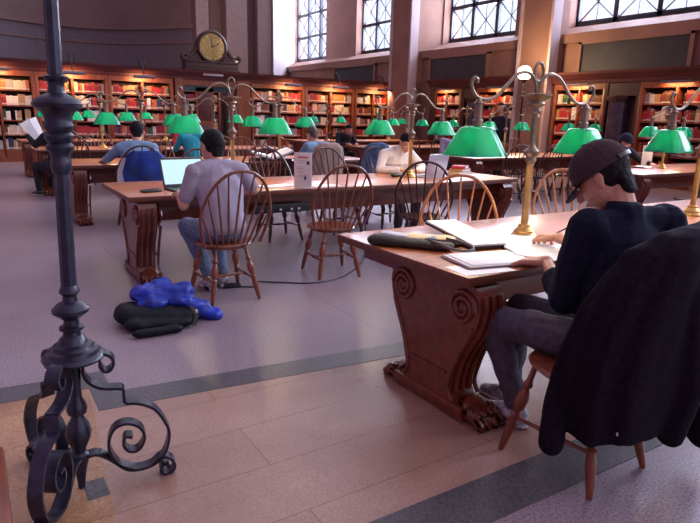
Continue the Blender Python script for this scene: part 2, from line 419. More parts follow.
def chair(x, y, deg, kind, lab, group='bow-back windsor chairs'):
    if kind not in first: c = make_chair(protos[kind]); first[kind] = c
    else: c = copy_tree(first[kind])
    c.location = (x, y, 0); c.rotation_euler = (0, 0, R(deg)); tag(c, lab, 'chair', group)
    return c
chair(2.12, 1.42, 3, 'm', 'windsor chair under the capped man, its back covered by a long dark coat')
chair(1.665, 4.42, 2, 'm', 'red-brown windsor chair holding the grey shirted laptop user')
chair(2.80, 4.64, -9, 'm', 'empty dark red windsor chair beside the cord and plug on the floor')
chair(3.95, 4.72, -38, 'd', 'empty dark bow-back chair standing behind the orange one')
chair(2.86, 3.02, 137, 'o', 'orange amber bow-back chair on the far side of the nearest table')
chair(4.22, 3.06, 150, 'o', 'pinkish amber bow-back chair seen just left of the man\'s cap')
n_ = 'bow-back chair '
for x, y, d, k, lab in [
    (3.07, 6.32, 178, 'd', n_ + 'facing us behind the white notice stand'), (2.25, 6.3, 184, 'd', 'dark ' + n_ + 'across the table from the grey shirted man'),
    (4.75, 6.42, 176, 'd', n_ + 'under the white shirted man at his laptop'), (3.95, 6.36, 180, 'd', 'dark empty ' + n_ + 'left of the white shirted man'),
    (1.78, 7.72, 0, 'd', n_ + 'under the light blue shirted man, draped with a navy jacket'), (3.3, 7.7, 4, 'm', n_ + 'empty at the third table, right of the grey shirted man\'s shoulder'),
    (4.42, 7.72, -6, 'd', n_ + 'under the brown haired reader, draped with a beige coat'), (5.28, 7.72, -8, 'd', n_ + 'covered by a blue denim jacket'),
    (2.6, 9.55, 180, 'm', n_ + 'at the far side of the third table, left of its middle'), (4.1, 9.62, 176, 'm', n_ + 'at the far side of the third table, right of its middle'),
    (1.4, 10.85, 10, 'd', n_ + 'of the dark clothed reader holding white pages'), (2.6, 10.9, 0, 'm', n_ + 'at the near side of the fourth table, empty, left one'), (3.95, 10.85, 0, 'm', n_ + 'of the teal shirted reader at the fourth table'),
    (3.98, 12.8, 180, 'd', n_ + 'of the red clothed reader at the fourth table'), (5.1, 10.9, -5, 'm', n_ + 'at the near side of the fourth table, empty, right one'), (2.3, 12.75, 180, 'm', n_ + 'at the far side of the fourth table, empty'),
    (1.8, 14.0, 0, 'm', n_ + 'at the last table before the bookcases, left one'), (3.2, 14.0, 0, 'm', n_ + 'at the last table before the bookcases, right one'),
    (8.4, 4.3, 0, 'd', n_ + 'at the near side of the first table across the aisle'), (9.75, 6.35, 178, 'd', n_ + 'of the person in the dark cap across the aisle'),
    (8.15, 7.45, -12, 'd', 'dark ' + n_ + 'at the near corner of the second table across the aisle'), (8.9, 7.4, 0, 'd', 'dark ' + n_ + 'second along the near side of the second table across the aisle'),
    (9.8, 7.45, 6, 'd', 'dark ' + n_ + 'third along the near side of the second table across the aisle'), (10.7, 7.4, 0, 'd', 'dark ' + n_ + 'fourth along the near side of the second table across the aisle'),
    (8.55, 9.45, 176, 'd', n_ + 'of the stooping person in a lavender shirt'), (9.9, 9.5, 182, 'm', n_ + 'at the far side of the second table across the aisle, left one'), (10.85, 9.45, 175, 'm', n_ + 'at the far side of the second table across the aisle, right one'),
    (8.35, 10.8, 0, 'm', n_ + 'just above the white shirted man\'s laptop, at the third table across the aisle'), (7.9, 12.75, 184, 'd', n_ + 'of the dark haired person in black'), (9.8, 10.8, 0, 'm', n_ + 'near the standing figure in black')]:
    chair(x, y, d, k, lab)

# ------------------------------------------------------------------ hall shell (window wall on +X, apse beyond the screen)
WX, CX = 15.17, 13.65
H_ = 10.5
wins = [('window_1', 25.6, 29.1), ('window_2', 19.8, 23.0), ('window_3', 13.85, 17.25), ('window_4', 8.1, 11.85), ('window_5', 2.4, 5.55), ('window_6', -3.2, -.05)]
ZS = 4.19
bm = bmesh.new(); box(bm, 14.1, 15.6, -4, 30, 0, 3.62); struct('wall_right', bm, STONE)
bm = bmesh.new(); prism(bm, [(13.98, 3.50), (13.98, 3.74), (14.2, 3.80), (14.9, 4.02), (15.55, 4.19), (15.55, 3.6), (14.1, 3.5)], lambda a, b: Vector((a, -4, b)), lambda a, b: Vector((a, 30, b)))
struct('trim_1', bm, STONE)
edges = [-4] + [e for w in reversed(wins) for e in (w[1], w[2])] + [31]
bm = bmesh.new()
for a, b in zip(edges[::2], edges[1::2]): box(bm, 14.95, 15.7, a, b, 3.6, H_)
struct('wall_right_piers', bm, STONE)
bm = bmesh.new()
for a, b in ((11.25, 12.25), (17.3, 18.35), (5.75, 6.9)): box(bm, CX - .12, 15.2 if a == 17.3 else 14.2, a, b, 0, H_); box(bm, CX - .2, 14.6, a - .06, b + .06, 0, .45)
struct('wall_right_pilasters', bm, STONE)
bm = bmesh.new()
for a, b in ((11.25, 12.25), (17.3, 18.35)):
    box(bm, CX - .20, 13.8, a - .08, a, 0, H_, .01); box(bm, CX - .2, 14.4, b, b + .08, 0, H_, .01)
struct('trim_2', bm, STONEL)
LEAD = mat('window_bar', (.025, .03, .045), .5)
GLASS = bpy.data.materials.new('window_glass'); GLASS.use_nodes = True
nt = GLASS.node_tree; nt.nodes.remove(nt.nodes['Principled BSDF'])
tr = nt.nodes.new('ShaderNodeBsdfTransparent'); tr.inputs[0].default_value = (.93, .97, 1, 1); gl = nt.nodes.new('ShaderNodeBsdfGlossy'); gl.inputs['Roughness'].default_value = .05
mx = nt.nodes.new('ShaderNodeMixShader'); mx.inputs[0].default_value = .06
nt.links.new(tr.outputs[0], mx.inputs[1]); nt.links.new(gl.outputs[0], mx.inputs[2]); nt.links.new(mx.outputs[0], nt.nodes['Material Output'].inputs[0])
for nme, a, b in wins:
    w = (b - a) / 3; bm = bmesh.new(); x0, x1 = 15.3, 15.38
    for k in range(4): box(bm, x0 - .03, x1 + .03, a + k * w - .07, a + k * w + .07, ZS - .05, H_)
    ch = 1.08; z = ZS
    while z < H_:
        box(bm, x0 - .03, x1 + .03, a, b, z - .06, z + .06)
        for k in range(3):
            y0, y1 = a + k * w, a + (k + 1) * w
            tube(bm, [(15.34, y0, z), (15.34, y1, z + ch)], .022, 5); tube(bm, [(15.34, y1, z), (15.34, y0, z + ch)], .022, 5)
            tube(bm, [(15.34, (y0 + y1) / 2, z), (15.34, (y0 + y1) / 2, z + ch)], .016, 5)
        z += ch
    o = struct(nme, bm, LEAD)
    bm = bmesh.new(); box(bm, 15.335, 15.345, a, b, ZS, H_); link('pane', bm, GLASS, o, False)
# recessed panels between cases and sills
for i, (a, b) in enumerate(((14.05, 16.75), (7.75, 10.6), (2.3, 5.5), (20.2, 23.2))):
    bm = bmesh.new(); box(bm, 14.04, 14.12, a, b, 2.75, 3.47); o = struct('trim_%d' % (3 + i), bm, PANEL)
    bm = bmesh.new()
    for q in ((a - .1, a, 2.7, 3.5), (b, b + .1, 2.7, 3.5), (a - .1, b + .1, 3.44, 3.52)): box(bm, 13.98, 14.12, *q)
    link('panel_frame', bm, STONE, o, False)

# apse wall beyond the screen, curved, with mouldings
ap = [(-6.5, 22.0), (-3, 24.6), (-1.5, 27.6), (1.43, 28.9), (3.6, 29.7), (5.6, 29.5), (7.3, 28.1), (8.6, 26.3)]
ap = [(v.x, v.y) for v in spline([Vector((a, b, 0)) for a, b in ap], 6)]
ap += [(8.95, 25.9)]
def extrude_line(line, z0, z1, off=0):
    bm = bmesh.new(); prev = None
    for i, (x, y) in enumerate(line):
        j0, j1 = max(0, i - 1), min(len(line) - 1, i + 1)
        t = Vector((line[j1][0] - line[j0][0], line[j1][1] - line[j0][1])).normalized(); n = Vector((t.y, -t.x))
        q = [(x, y, z0), (x + n.x * off, y + n.y * off, z0), (x + n.x * off, y + n.y * off, z1), (x, y, z1)] if off else [(x, y, z0), (x, y, z1), (x - n.x * .3, y - n.y * .3, z1), (x - n.x * .3, y - n.y * .3, z0)]
        ring = [bm.verts.new(p) for p in q]
        if prev:
            for k in range(4): bm.faces.new((prev[k], prev[(k + 1) % 4], ring[(k + 1) % 4], ring[k]))
        prev = ring
    return bm
struct('wall_back', extrude_line(ap, 0, H_), STONEA, True)
zz = lambda v: 1.45 + (v - 1.45) * S
struct('trim_7', extrude_line(ap, zz(4.17), zz(4.30), .16), STONEA); struct('trim_8', extrude_line(ap, zz(3.70), zz(3.77), .09), STONEA)
STONEG = mat('grey_mauve_wainscot', (.125, .095, .12), .8, var=.08)
struct('wall_back_wainscot', extrude_line(ap, 0, zz(4.16), .03), STONEG)
bm = bmesh.new()
for x, y, w in ((8.95, 25.7, .55), (10.4, 25.5, .95), (11.7, 25.7, .5)): box(bm, x - w / 2, x + w / 2, y - .1, y + .6, 0, H_)
box(bm, 8.8, 12.4, 26, 26.4, 0, H_); struct('wall_back_pilasters', bm, mat('pilaster_stone', (.19, .115, .11), .8, var=.1))
bm = bmesh.new(); prism(bm, [(12.35, 25.9), (15.3, 29.35), (15.3, 29.7), (12.3, 26.4)], lambda a, b: Vector((a, b, 0)), lambda a, b: Vector((a, b, H_))); struct('wall_back_reveal', bm, STONEL)

# ------------------------------------------------------------------ bookcases
SY = 18.7; SH = [.33, .72, 1.11, 1.50, 1.905]; TOP = 2.27
bays = []          # (origin, dir, width, z, clear height, description, depthdir)
BK = mat('case_back', (.035, .012, .01), .7)
def case(name, o, d, n, segs, label, lamps=()):
    """segs: list of (a,b) sub-bays along d from o; n = outward normal; one bookcase thing"""
    d, n, o = Vector(d), Vector(n), Vector(o)
    t = empty(name, o); tag(t, label[0], 'bookcase', 'oak library bookcases')
    M = Matrix(((d.x, n.x, 0, 0), (d.y, n.y, 0, 0), (0, 0, 1, 0), (0, 0, 0, 1)))
    A, B = segs[0][0], segs[-1][1]
    def bx(bm, a0, a1, n0, n1, z0, z1, bev=0): hbox(bm, ((a0 + a1) / 2, (n0 + n1) / 2, (z0 + z1) / 2), (a1 - a0, n1 - n0, z1 - z0), M, bev)
    bm = bmesh.new(); bx(bm, A - .085, B + .085, -.02, .04, 0, .14); bx(bm, A - .085, B + .085, -.36, .03, .10, SH[0] - .03)
    for a, b in segs:
        bx(bm, a + .05, b - .05, .02, .04, .14, .28)
    link('plinth', bm, CASEW, t, False)
    bm = bmesh.new(); bx(bm, A - .085, B + .085, -.40, -.37, 0, 2.45); link('back_panel', bm, BK, t, False)
    prev = None
    for i, (a, b) in enumerate(segs):
        for q0, q1, w in ((a - .085 if i == 0 else a - .025, a, 1), ) + (((b, b + .085, 1),) if i == len(segs) - 1 else ((b, b + .025, 1),)):
            bm = bmesh.new(); bx(bm, q0, q1, -.37, .03, .1, TOP + .02, .006); link('upright', bm, CASEW, t)
        for z in SH:
            bm = bmesh.new(); bx(bm, a, b, -.37, 0, z - .028, z); link('shelf_board', bm, CASEW, t, False)
        for z0, z1 in zip(SH, SH[1:] + [TOP]): bays.append((o + d * a, d, b - a, z0, z1 - z0, label[1], n))
    bm = bmesh.new(); bx(bm, A - .085, B + .085, -.37, .02, TOP, 2.46); link('frieze', bm, CASEW, t, False)
    if n.x < -.5:  # window-wall cases: unseen strip lamps added to warm the shelves
        for c in lamps:
            bm = bmesh.new(); q0 = n * .10 + d * (c - .35) + Vector((0, 0, 2.39)); tube(bm, [q0, q0 + d * .7], .03, 10); link('lamp_reflector', bm, mat('grey_reflector', (.14, .14, .17), .4), t)
            li = light('case_light', 'AREA', n * .14 + d * c + Vector((0, 0, 2.35)), 8, (1, .52, .22), t, .6); li.data.shape = 'RECTANGLE'; li.data.size_y = .06
            li.rotation_euler = Vector((-n.x * .35, -n.y * .35, -1)).to_track_quat('-Z', 'Y').to_euler()
        lamps = ()
    for c in lamps:
        bm = bmesh.new(); p = lambda a_, n_, z_: o + d * a_ + n * n_ + Vector((0, 0, z_)) - o
        tube(bm, [p(c - .02, .02, 2.72), p(c - .05, .12, 2.92), p(c, .30, 2.78), p(c, .42, 2.44)], .014, 6)
        tube(bm, [p(c + .12, .02, 2.72), p(c + .12, .08, 2.89), p(c + .1, .14, 2.78)], .014, 6)
        l = link('lamp_bracket', bm, BLACK, t); bm = bmesh.new(); tube(bm, [p(c - .30, .42, 2.40), p(c + .30, .42, 2.40)], .045, 10); link('lamp_reflector', bm, mat('grey_reflector', (.14, .14, .17), .4), l)
        li = light('case_light', 'AREA', p(c, .40, 2.33), 14, (1, .52, .22), t, .5); li.data.shape = 'RECTANGLE'; li.data.size_y = .06
        li.rotation_euler = Vector((-n.x, -n.y, -.75)).to_track_quat('-Z', 'Y').to_euler()
    return t
case('bookcase', (0, SY, 0), (1, 0, 0), (0, -1, 0), [(-.9, -.05), (.0 + .08, .9), (.95, 1.70)], ('leftmost oak bookcase of the screen, cut by the picture edge', 'the leftmost bookcase'), (.9,))
case('bookcase', (0, SY, 0), (1, 0, 0), (0, -1, 0), [(1.88, 2.70), (2.76, 3.58)], ('oak bookcase directly behind the tall iron stand', 'the bookcase behind the iron stand'), (2.7,))
case('bookcase', (0, SY, 0), (1, 0, 0), (0, -1, 0), [(3.76, 4.60), (4.66, 5.46)], ('oak bookcase just left of the doorway under the clock', 'the bookcase left of the doorway'), (4.6,))
case('bookcase', (0, SY, 0), (1, 0, 0), (0, -1, 0), [(8.18, 9.05), (9.12, 10.0)], ('oak bookcase just right of the doorway under the clock', 'the bookcase right of the doorway'), (9.45,))
case('bookcase', (0, SY, 0), (1, 0, 0), (0, -1, 0), [(10.2, 11.10), (11.17, 12.05)], ('oak bookcase second to the right of the doorway', 'the second bookcase right of the doorway'), (11.3,))
case('bookcase', (0, SY, 0), (1, 0, 0), (0, -1, 0), [(12.25, 12.95), (13.02, 13.62)], ('oak bookcase at the corner where the screen meets the window wall', 'the bookcase in the corner'), (13.2,))
case('bookcase', (CX + .05, 16.1, 0), (0, -1, 0), (-1, 0, 0), [(0, .62), (.67, 1.30)], ('oak bookcase under the grey panel, left of the dark column beyond the laptop', 'the window wall bookcase behind the laptop'), (.6,))
case('bookcase', (CX + .05, 13.95, 0), (0, -1, 0), (-1, 0, 0), [(0, .75), (.80, 1.52)], ('oak bookcase left of the lamp lit stone pier', 'the bookcase left of the lit pier'), (.8,))
case('bookcase', (CX + .05, 11.0, 0), (0, -1, 0), (-1, 0, 0), [(0, .70), (.75, 1.42)], ('oak bookcase right of the lamp lit stone pier', 'the bookcase right of the lit pier'), (.7,))
case('bookcase', (CX + .05, 8.5, 0), (0, -1, 0), (-1, 0, 0), [(0, .78), (.83, 1.6), (1.65, 2.4)], ('oak bookcase at the right edge, beyond the dark doorway recess', 'the bookcase at the right edge'), (.8, 1.8))
# continuous cornices
def cornice(name, a, b, axis, label):
    prof = [(0, 2.40), (-.05, 2.42), (-.07, 2.50), (-.14, 2.58), (-.20, 2.64), (-.22, 2.70), (.42, 2.70), (.42, 2.44)]
    bm = bmesh.new()
    if axis == 'x': prism(bm, prof, lambda p, z: Vector((a, SY + p, z)), lambda p, z: Vector((b, SY + p, z)))
    else: prism(bm, prof, lambda p, z: Vector((CX + .05 + p, a, z)), lambda p, z: Vector((CX + .05 + p, b, z)))
    struct(name, bm, CORN)
cornice('trim_9', -2, CX + .3, 'x', ''); cornice('trim_10', 16.3, 12.3, 'y', ''); cornice('trim_11', 11.2, 6.95, 'y', '')
bm = bmesh.new(); box(bm, 13.65, 14.1, 15.98, 16.25, 0, 2.45); box(bm, 13.68, 14.1, 9.45, 9.56, 0, 2.45); box(bm, 13.68, 14.1, 8.55, 8.66, 0, 2.45); box(bm, 13.7, 14.1, 14.6, 14.72, 0, 2.45); box(bm, 13.7, 14.1, 14.0, 14.1, 0, 2.45)
box(bm, 13.7, 14.1, 8.6, 9.5, 2.1, 2.45); box(bm, 13.7, 14.1, 14.1, 14.6, 2.1, 2.45); struct('wall_right_case_jambs', bm, CASED)
for y, lab, r in ((9.2, 'dark polished round column in the recess beside the pier bookcase', .26), (14.36, 'dark polished round column left of the standing figure', .2)):
    t = empty('column', (13.86, y, 0)); tag(t, lab, 'column')
    bm = bmesh.new(); lathe(bm, [(r, .2), (r, 1.95)], seg=24); link('shaft', bm, mat('dark_marble', (.05, .035, .06), .18, var=.4, scale=5), t)
    bm = bmesh.new(); lathe(bm, [(r * 1.2, 0), (r * 1.2, .1), (r * 1.08, .16), (r, .2)], seg=24); link('base', bm, CASED, t)
    bm = bmesh.new(); lathe(bm, [(r, 1.95), (r * 1.1, 1.98), (r * 1.2, 2.06), (r * 1.2, 2.1)], seg=24); link('capital', bm, CASED, t)
# screen doorway
bm = bmesh.new(); box(bm, 5.6, 5.86, SY - .06, SY + .4, 0, 2.45); box(bm, 7.6, 8.05, SY - .06, SY + .4, 0, 2.45); box(bm, 5.6, 8.0, SY - .03, SY + .35, 2.25, 2.5)
box(bm, -2, -1.0, SY, SY + .4, 0, 2.45); struct('wall_screen', bm, CASEW)
t = empty('door_1', (5.86, SY + .1, 0)); t['kind'] = 'structure'
bm = bmesh.new(); box(bm, .42, 1.0, 0, .05, 0, 2.2); o = link('door_leaf', bm, CASEW, t, False)
bm = bmesh.new(); 
for z in (.2, 1.2): box(bm, .5, .92, -.015, .01, z, z + .85, .01)
link('panel', bm, CORN, o)
bm = bmesh.new(); box(bm, 0, 1.7, .0, .04, 2.08, 2.24); link('transom', bm, mat('teal_glass', (.02, .06, .08), .2), t, False)

# apse bookcase seen through the doorway
case('bookcase', (0, 25.2, 0), (1, 0, 0), (0, -1, 0), [(6.6, 7.5), (7.55, 8.4), (8.45, 9.4)], ('distant bookcase in the apse seen through the open doorway', 'the distant bookcase through the doorway'))
# ------------------------------------------------------------------ books
pal = {'red': (.42, .02, .03), 'crimson': (.28, .012, .03), 'orange': (.55, .14, .04), 'cream': (.62, .50, .36), 'dark green': (.02, .09, .05), 'navy': (.03, .035, .12),
       'brown': (.14, .05, .03), 'black': (.02, .018, .022), 'tan': (.42, .26, .13), 'grey': (.28, .27, .30), 'white': (.72, .68, .66)}
bmat = {k: mat('cloth_' + k.replace(' ', '_'), v, .55, var=.2, scale=15) for k, v in pal.items()}
GOLD = mat('gilt_band', (.6, .42, .15), .45, .5); LBL = mat('spine_label', (.66, .60, .56), .6); PG = mat('page_block', (.7, .62, .5), .8)
protob = {}
def book_proto(c):
    if c in protob: return protob[c]
    bm = bmesh.new()
    box(bm, -.5, .5, 0, 1, 0, 1, .03); box(bm, -.40, .40, .03, 1.0, .965, 1.012)
    box(bm, -.43, .43, -.025, .02, .80, .84); box(bm, -.40, .40, -.025, .02, .07, .19)
    me = bpy.data.meshes.new('book'); bm.to_mesh(me); bm.free()
    for x in (bmat[c], PG, GOLD, LBL): me.materials.append(x)
    for p in me.polygons:
        z = p.center.z; y = p.center.y
        if z > .99: p.material_index = 1
        elif y < .01 and .79 < z < .85 and abs(p.center.x) < .44: p.material_index = 2
        elif y < .01 and .06 < z < .2 and abs(p.center.x) < .41: p.material_index = 3
    protob[c] = me; return me
ordn = {.33: 'lowest', .72: 'second lowest', 1.11: 'middle', 1.50: 'second highest', 1.905: 'top'}
allb = []
for o, d, w, z, h, desc, n in bays:
    x = .012; run = 0; top = z > 1.8
    while x < w - .03:
        if run <= 0:
            wts = [5, 4, 3, 4, 1.2, 1.5, 2.5, 1.5, 2.2, 1, 2]
            if 'leftmost' in desc: wts = [3, 2, 5, 5, 1, 1, 2, 1, 3, 1, 3]
            if 'right edge' in desc or 'pier' in desc: wts = [6, 3, 4, 3, .6, .6, 2, .8, 2, 1, 2]
            c = rnd.choices(list(pal), wts)[0]; run = rnd.choice([1, 1, 2, 2, 3, 4, 6]); bh = rnd.uniform(.66, .93) * (h - .05); bt = rnd.uniform(.026, .055)
            if rnd.random() < .05: x += rnd.uniform(.04, .12)
        t_ = bt * rnd.uniform(.9, 1.1); hh = min(bh * rnd.uniform(.94, 1.05), h - .04)
        if x + t_ > w - .01: break
        tilt = 0
        P = o + d * (x + t_ / 2) - n * .05 + Vector((0, 0, z + .001)); allb.append((P, d, n, t_ - .004, rnd.uniform(.19, .25), hh, c, ordn[z], desc)); x += t_; run -= 1
def vis(b):
    q = proj(b[0] + Vector((0, 0, b[5])))
    return q is not None and -4 < q[0] < 704 and -5 < q[1] < 200
seen = [b for b in allb if vis(b)]
def score(b):
    q = proj(b[0]); s = q[2]
    if b[0].z < 1.0: s += 14                      # lower rows are mostly behind people and tables
    elif b[0].z < 1.3: s += 4
    return s
seen.sort(key=score); ind, rest = seen[:300], seen[300:]
idx = {id(b) for b in ind}
for P, d, n, w, dp, h, c, row, desc in ind:
    b = bpy.data.objects.new('book', book_proto(c)); col.objects.link(b)
    b.location = P; b.scale = (w, dp, h); b.rotation_euler = (0, 0, math.atan2(d.y, d.x))
    if d.x > .5: pass
    tag(b, '%s clothbound book on the %s shelf of %s' % (c, row, desc), 'book', '%s books on the %s shelf of %s' % (c, row, desc))
bm = bmesh.new(); keys = list(pal); mi = []
for P, d, n, w, dp, h, c, row, desc in rest:
    M = Matrix.Translation(P) @ Matrix.Rotation(math.atan2(d.y, d.x), 4, 'Z')
    k0 = len(bm.faces); hbox(bm, (0, dp / 2, h / 2), (w, dp, h), M); bm.faces.ensure_lookup_table(); mi += [keys.index(c)] * (len(bm.faces) - k0)
    k0 = len(bm.faces); hbox(bm, (0, -.001, h * .13), (w * .82, .004, h * .12), M); mi += [len(keys)] * (len(bm.faces) - k0)
for f, i in zip(bm.faces, mi): f.material_index = i
o = link('books', bm, [bmat[k] for k in keys] + [LBL], None, False); tag(o, 'rows of mixed red, cream and brown books filling the more distant shelves', 'books'); o['kind'] = 'stuff'

# ------------------------------------------------------------------ clock on the screen
CKX, CKZ = 6.80, sz(3.08)
t = empty('mantel_clock', (CKX, SY + .05, 2.70)); tag(t, 'round gilt-faced clock in a dark carved case on top of the screen', 'clock'); t.scale = (.88, .88, .88)
bm = bmesh.new(); box(bm, -1.0, .95, -.22, .25, 0, .30, .015); box(bm, -1.05, 1.0, -.26, .29, 0, .06, .01); box(bm, -.98, .93, -.25, .27, .27, .33, .01); link('plinth', bm, CASED, t)
for s in (-1, 1):
    bm = bmesh.new(); strap(bm, spline([(s * .98, 0, .34), (s * 1.05, 0, .45), (s * .95, 0, .55), (s * .85, 0, .48), (s * .72, 0, .52), (s * .62, 0, .66), (s * .50, 0, .82), (s * .42, 0, .98)], 5), (0, 1, 0), .28, .07)
    prism(bm, [(s * .40, .33), (s * .92, .33), (s * .7, .46), (s * .55, .62), (s * .45, .85), (s * .38, .9)], lambda a, b: Vector((a, -.1, b)), lambda a, b: Vector((a, .12, b)))
    link('scroll', bm, CASED, t)
Mx = Matrix.Translation((0, 0, CKZ - 2.70)) @ Matrix.Rotation(R(90), 4, 'X')
bm = bmesh.new(); lathe(bm, [(.50, -.16), (.56, -.12), (.58, .0), (.58, .10), (.55, .17), (.50, .20), (.46, .19), (.45, .14)], (0, 0, 0), 40, Mx); link('bezel', bm, CASED, t)
bm = bmesh.new(); lathe(bm, [(.45, .13), (.45, .150)], (0, 0, 0), 40, Mx); fc = link('clock_face', bm, mat('gilt_dial', (.28, .19, .07), .12, .85), t)
for k in range(12):
    bm = bmesh.new(); a = 2 * PI * k / 12; hbox(bm, (0, 0, 0), (.02, .012, .07), Matrix.Translation((.37 * math.sin(a), -.157, CKZ - 2.70 + .37 * math.cos(a))) @ Matrix.Rotation(a, 4, 'Y')); link('hour_mark', bm, BRASS, fc, False)
bm = bmesh.new(); c0 = Vector((0, -.165, CKZ - 2.70)); tube(bm, [c0, c0 + Vector((.22, 0, .12))], .013, 6); tube(bm, [c0, c0 + Vector((-.05, 0, .32))], .01, 6); ball(bm, c0, .03); link('clock_hands', bm, BLACK, fc)
t = empty('name_plaque', (6.75, SY - .165, 2.60)); tag(t, 'small pale plaque on the cornice below the clock', 'sign')
bm = bmesh.new(); box(bm, -.30, .35, -.01, .01, -.05, .04, .003); link('plate', bm, mat('pale_plate', (.42, .35, .36), .5), t)

light('apse_fill_light', 'POINT', (7.6, 22.5, 4.5), 130, (1, .75, .5), None, .3)  # unseen warm point light beyond the screen, no fixture built

# ------------------------------------------------------------------ globe floor lamp by the pier
t = empty('globe_floor_lamp', (12.75, 11.35, 0)); tag(t, 'tall dark floor lamp with a glowing white globe against the stone pier', 'floor lamp')
gz = 1.45 + (2.43 - 1.45) * 12.75 / 10.2
bm = bmesh.new(); lathe(bm, [(.2, 0), (.2, .03), (.08, .08), (.05, .2), (.028, .35), (.025, gz - .55), (.05, gz - .5), (.03, gz - .45), (.022, gz - .24), (.07, gz - .2), (.1, gz - .16)], seg=16); link('pole', bm, BLACK, t)
bm = bmesh.new(); ball(bm, (0, 0, gz), .19, seg=24); link('globe', bm, mat('lit_globe', (1, .95, .85), .4, emit=(1, .82, .6), es=5), t)
light('globe_light', 'POINT', (-.30, -.2, gz + .15), 120, (1, .66, .32), t, .12)

# ------------------------------------------------------------------ tall wrought iron stand in front
AX, AY = .244, 2.271
t = empty('iron_stand', (AX, AY, 0)); tag(t, 'tall black wrought iron stand with turned pole and scrolled feet, nearest the camera', 'stand')
LEAN = (.024, .0)
bm = bmesh.new()
lathe(bm, [(.012, .0), (.016, .04), (.02, .07), (.026, .10), (.034, .13), (.034, .15), (.022, .16), (.026, .18), (.042, .215), (.048, .243), (.040, .275), (.026, .30), (.020, .315), (.034, .325), (.038, .344), (.032, .365), (.022, .385), (.02, .42), (.022, .54)], seg=24, lean=LEAN); link('baluster', bm, IRON, t)
bm = bmesh.new()
lathe(bm, [(.05, .535), (.104, .545), (.110, .555), (.104, .565), (.092, .57), (.088, .585), (.074, .59), (.068, .603), (.052, .61), (.044, .63), (.032, .64), (.03, .655), (.043, .664), (.043, .672), (.028, .68), (.026, .70), (.045, .715), (.064, .73), (.064, .742), (.045, .76), (.026, .77), (.024, .79), (.036, .805), (.034, .815), (.026, .83)], seg=28, lean=LEAN); link('domed_collar', bm, IRON, t)
bm = bmesh.new()
lathe(bm, [(.027, .82), (.025, 1.24)], seg=8, lean=LEAN); link('lower_shaft', bm, IRON, t, False)
bm = bmesh.new()
lathe(bm, [(.026, 1.23), (.034, 1.25), (.034, 1.275), (.030, 1.285), (.033, 1.30), (.045, 1.315), (.045, 1.325), (.036, 1.335), (.047, 1.35), (.047, 1.36), (.038, 1.37), (.048, 1.385), (.048, 1.395), (.044, 1.405), (.046, 1.425), (.055, 1.44), (.076, 1.453), (.080, 1.466), (.073, 1.478), (.050, 1.490), (.030, 1.50), (.025, 1.52), (.027, 1.535), (.038, 1.545), (.040, 1.553), (.027, 1.56)], seg=28, lean=LEAN); link('turned_knop', bm, IRON, t)
bm = bmesh.new(); lathe(bm, [(.024, 1.555), (.021, 2.3)], seg=8, lean=LEAN); link('upper_shaft', bm, IRON, t, False)
pa = [(.100, .515), (.108, .494), (.122, .486), (.139, .494), (.149, .52), (.138, .546), (.106, .561), (.071, .558), (.046, .529), (.041, .488), (.058, .451), (.10, .421), (.173, .409)]
pb = [(.173, .409), (.177, .40), (.177, .355), (.182, .345)]
pc = [(.182, .345), (.237, .333), (.289, .299), (.325, .235), (.337, .182), (.319, .107), (.277, .063), (.221, .049), (.167, .06), (.127, .108), (.109, .175), (.131, .240), (.179, .258), (.226, .234), (.243, .187), (.221, .140), (.186, .135), (.164, .165), (.172, .20), (.198, .195)]
pd = [(.0, .128), (.03, .142), (.067, .145), (.107, .118), (.15, .078), (.199, .050)]
pe = [(.266, .056), (.295, .082), (.318, .083), (.345, .062), (.352, .03), (.335, .008), (.312, .006), (.297, .028), (.306, .048), (.322, .046), (.328, .034)]
for ang in (-11, -121, 114):
    a = R(ang); u = Vector((math.cos(a), math.sin(a), 0)); n = Vector((-math.sin(a), math.cos(a), 0))
    bm = bmesh.new()
    for p, sub in ((pa, 5), (pb, 1), (pc, 5), (pd, 4), (pe, 5)):
        q = [Vector((x, 0, z)) for x, z in p]; q = spline(q, sub) if sub > 1 else q
        strap(bm, [u * v.x + Vector((0, 0, v.z)) for v in q], n, .050, .011)
    link('scroll_foot', bm, IRON, t)
# wooden cabinet whose edge shows at the lower left
t = empty('wooden_cabinet', (-.62, 1.05, 0)); tag(t, 'red-brown wooden cabinet side at the lower left edge of the picture', 'cabinet')
bm = bmesh.new(); box(bm, 0, .61, -.6, 0, 0, .86, .01); link('body', bm, mat('red_wood', (.40, .10, .06), .5, var=.2, scale=5), t)
bm = bmesh.new(); box(bm, -.02, .62, -.62, .01, .86, .9, .008); link('top', bm, WOOD, t)
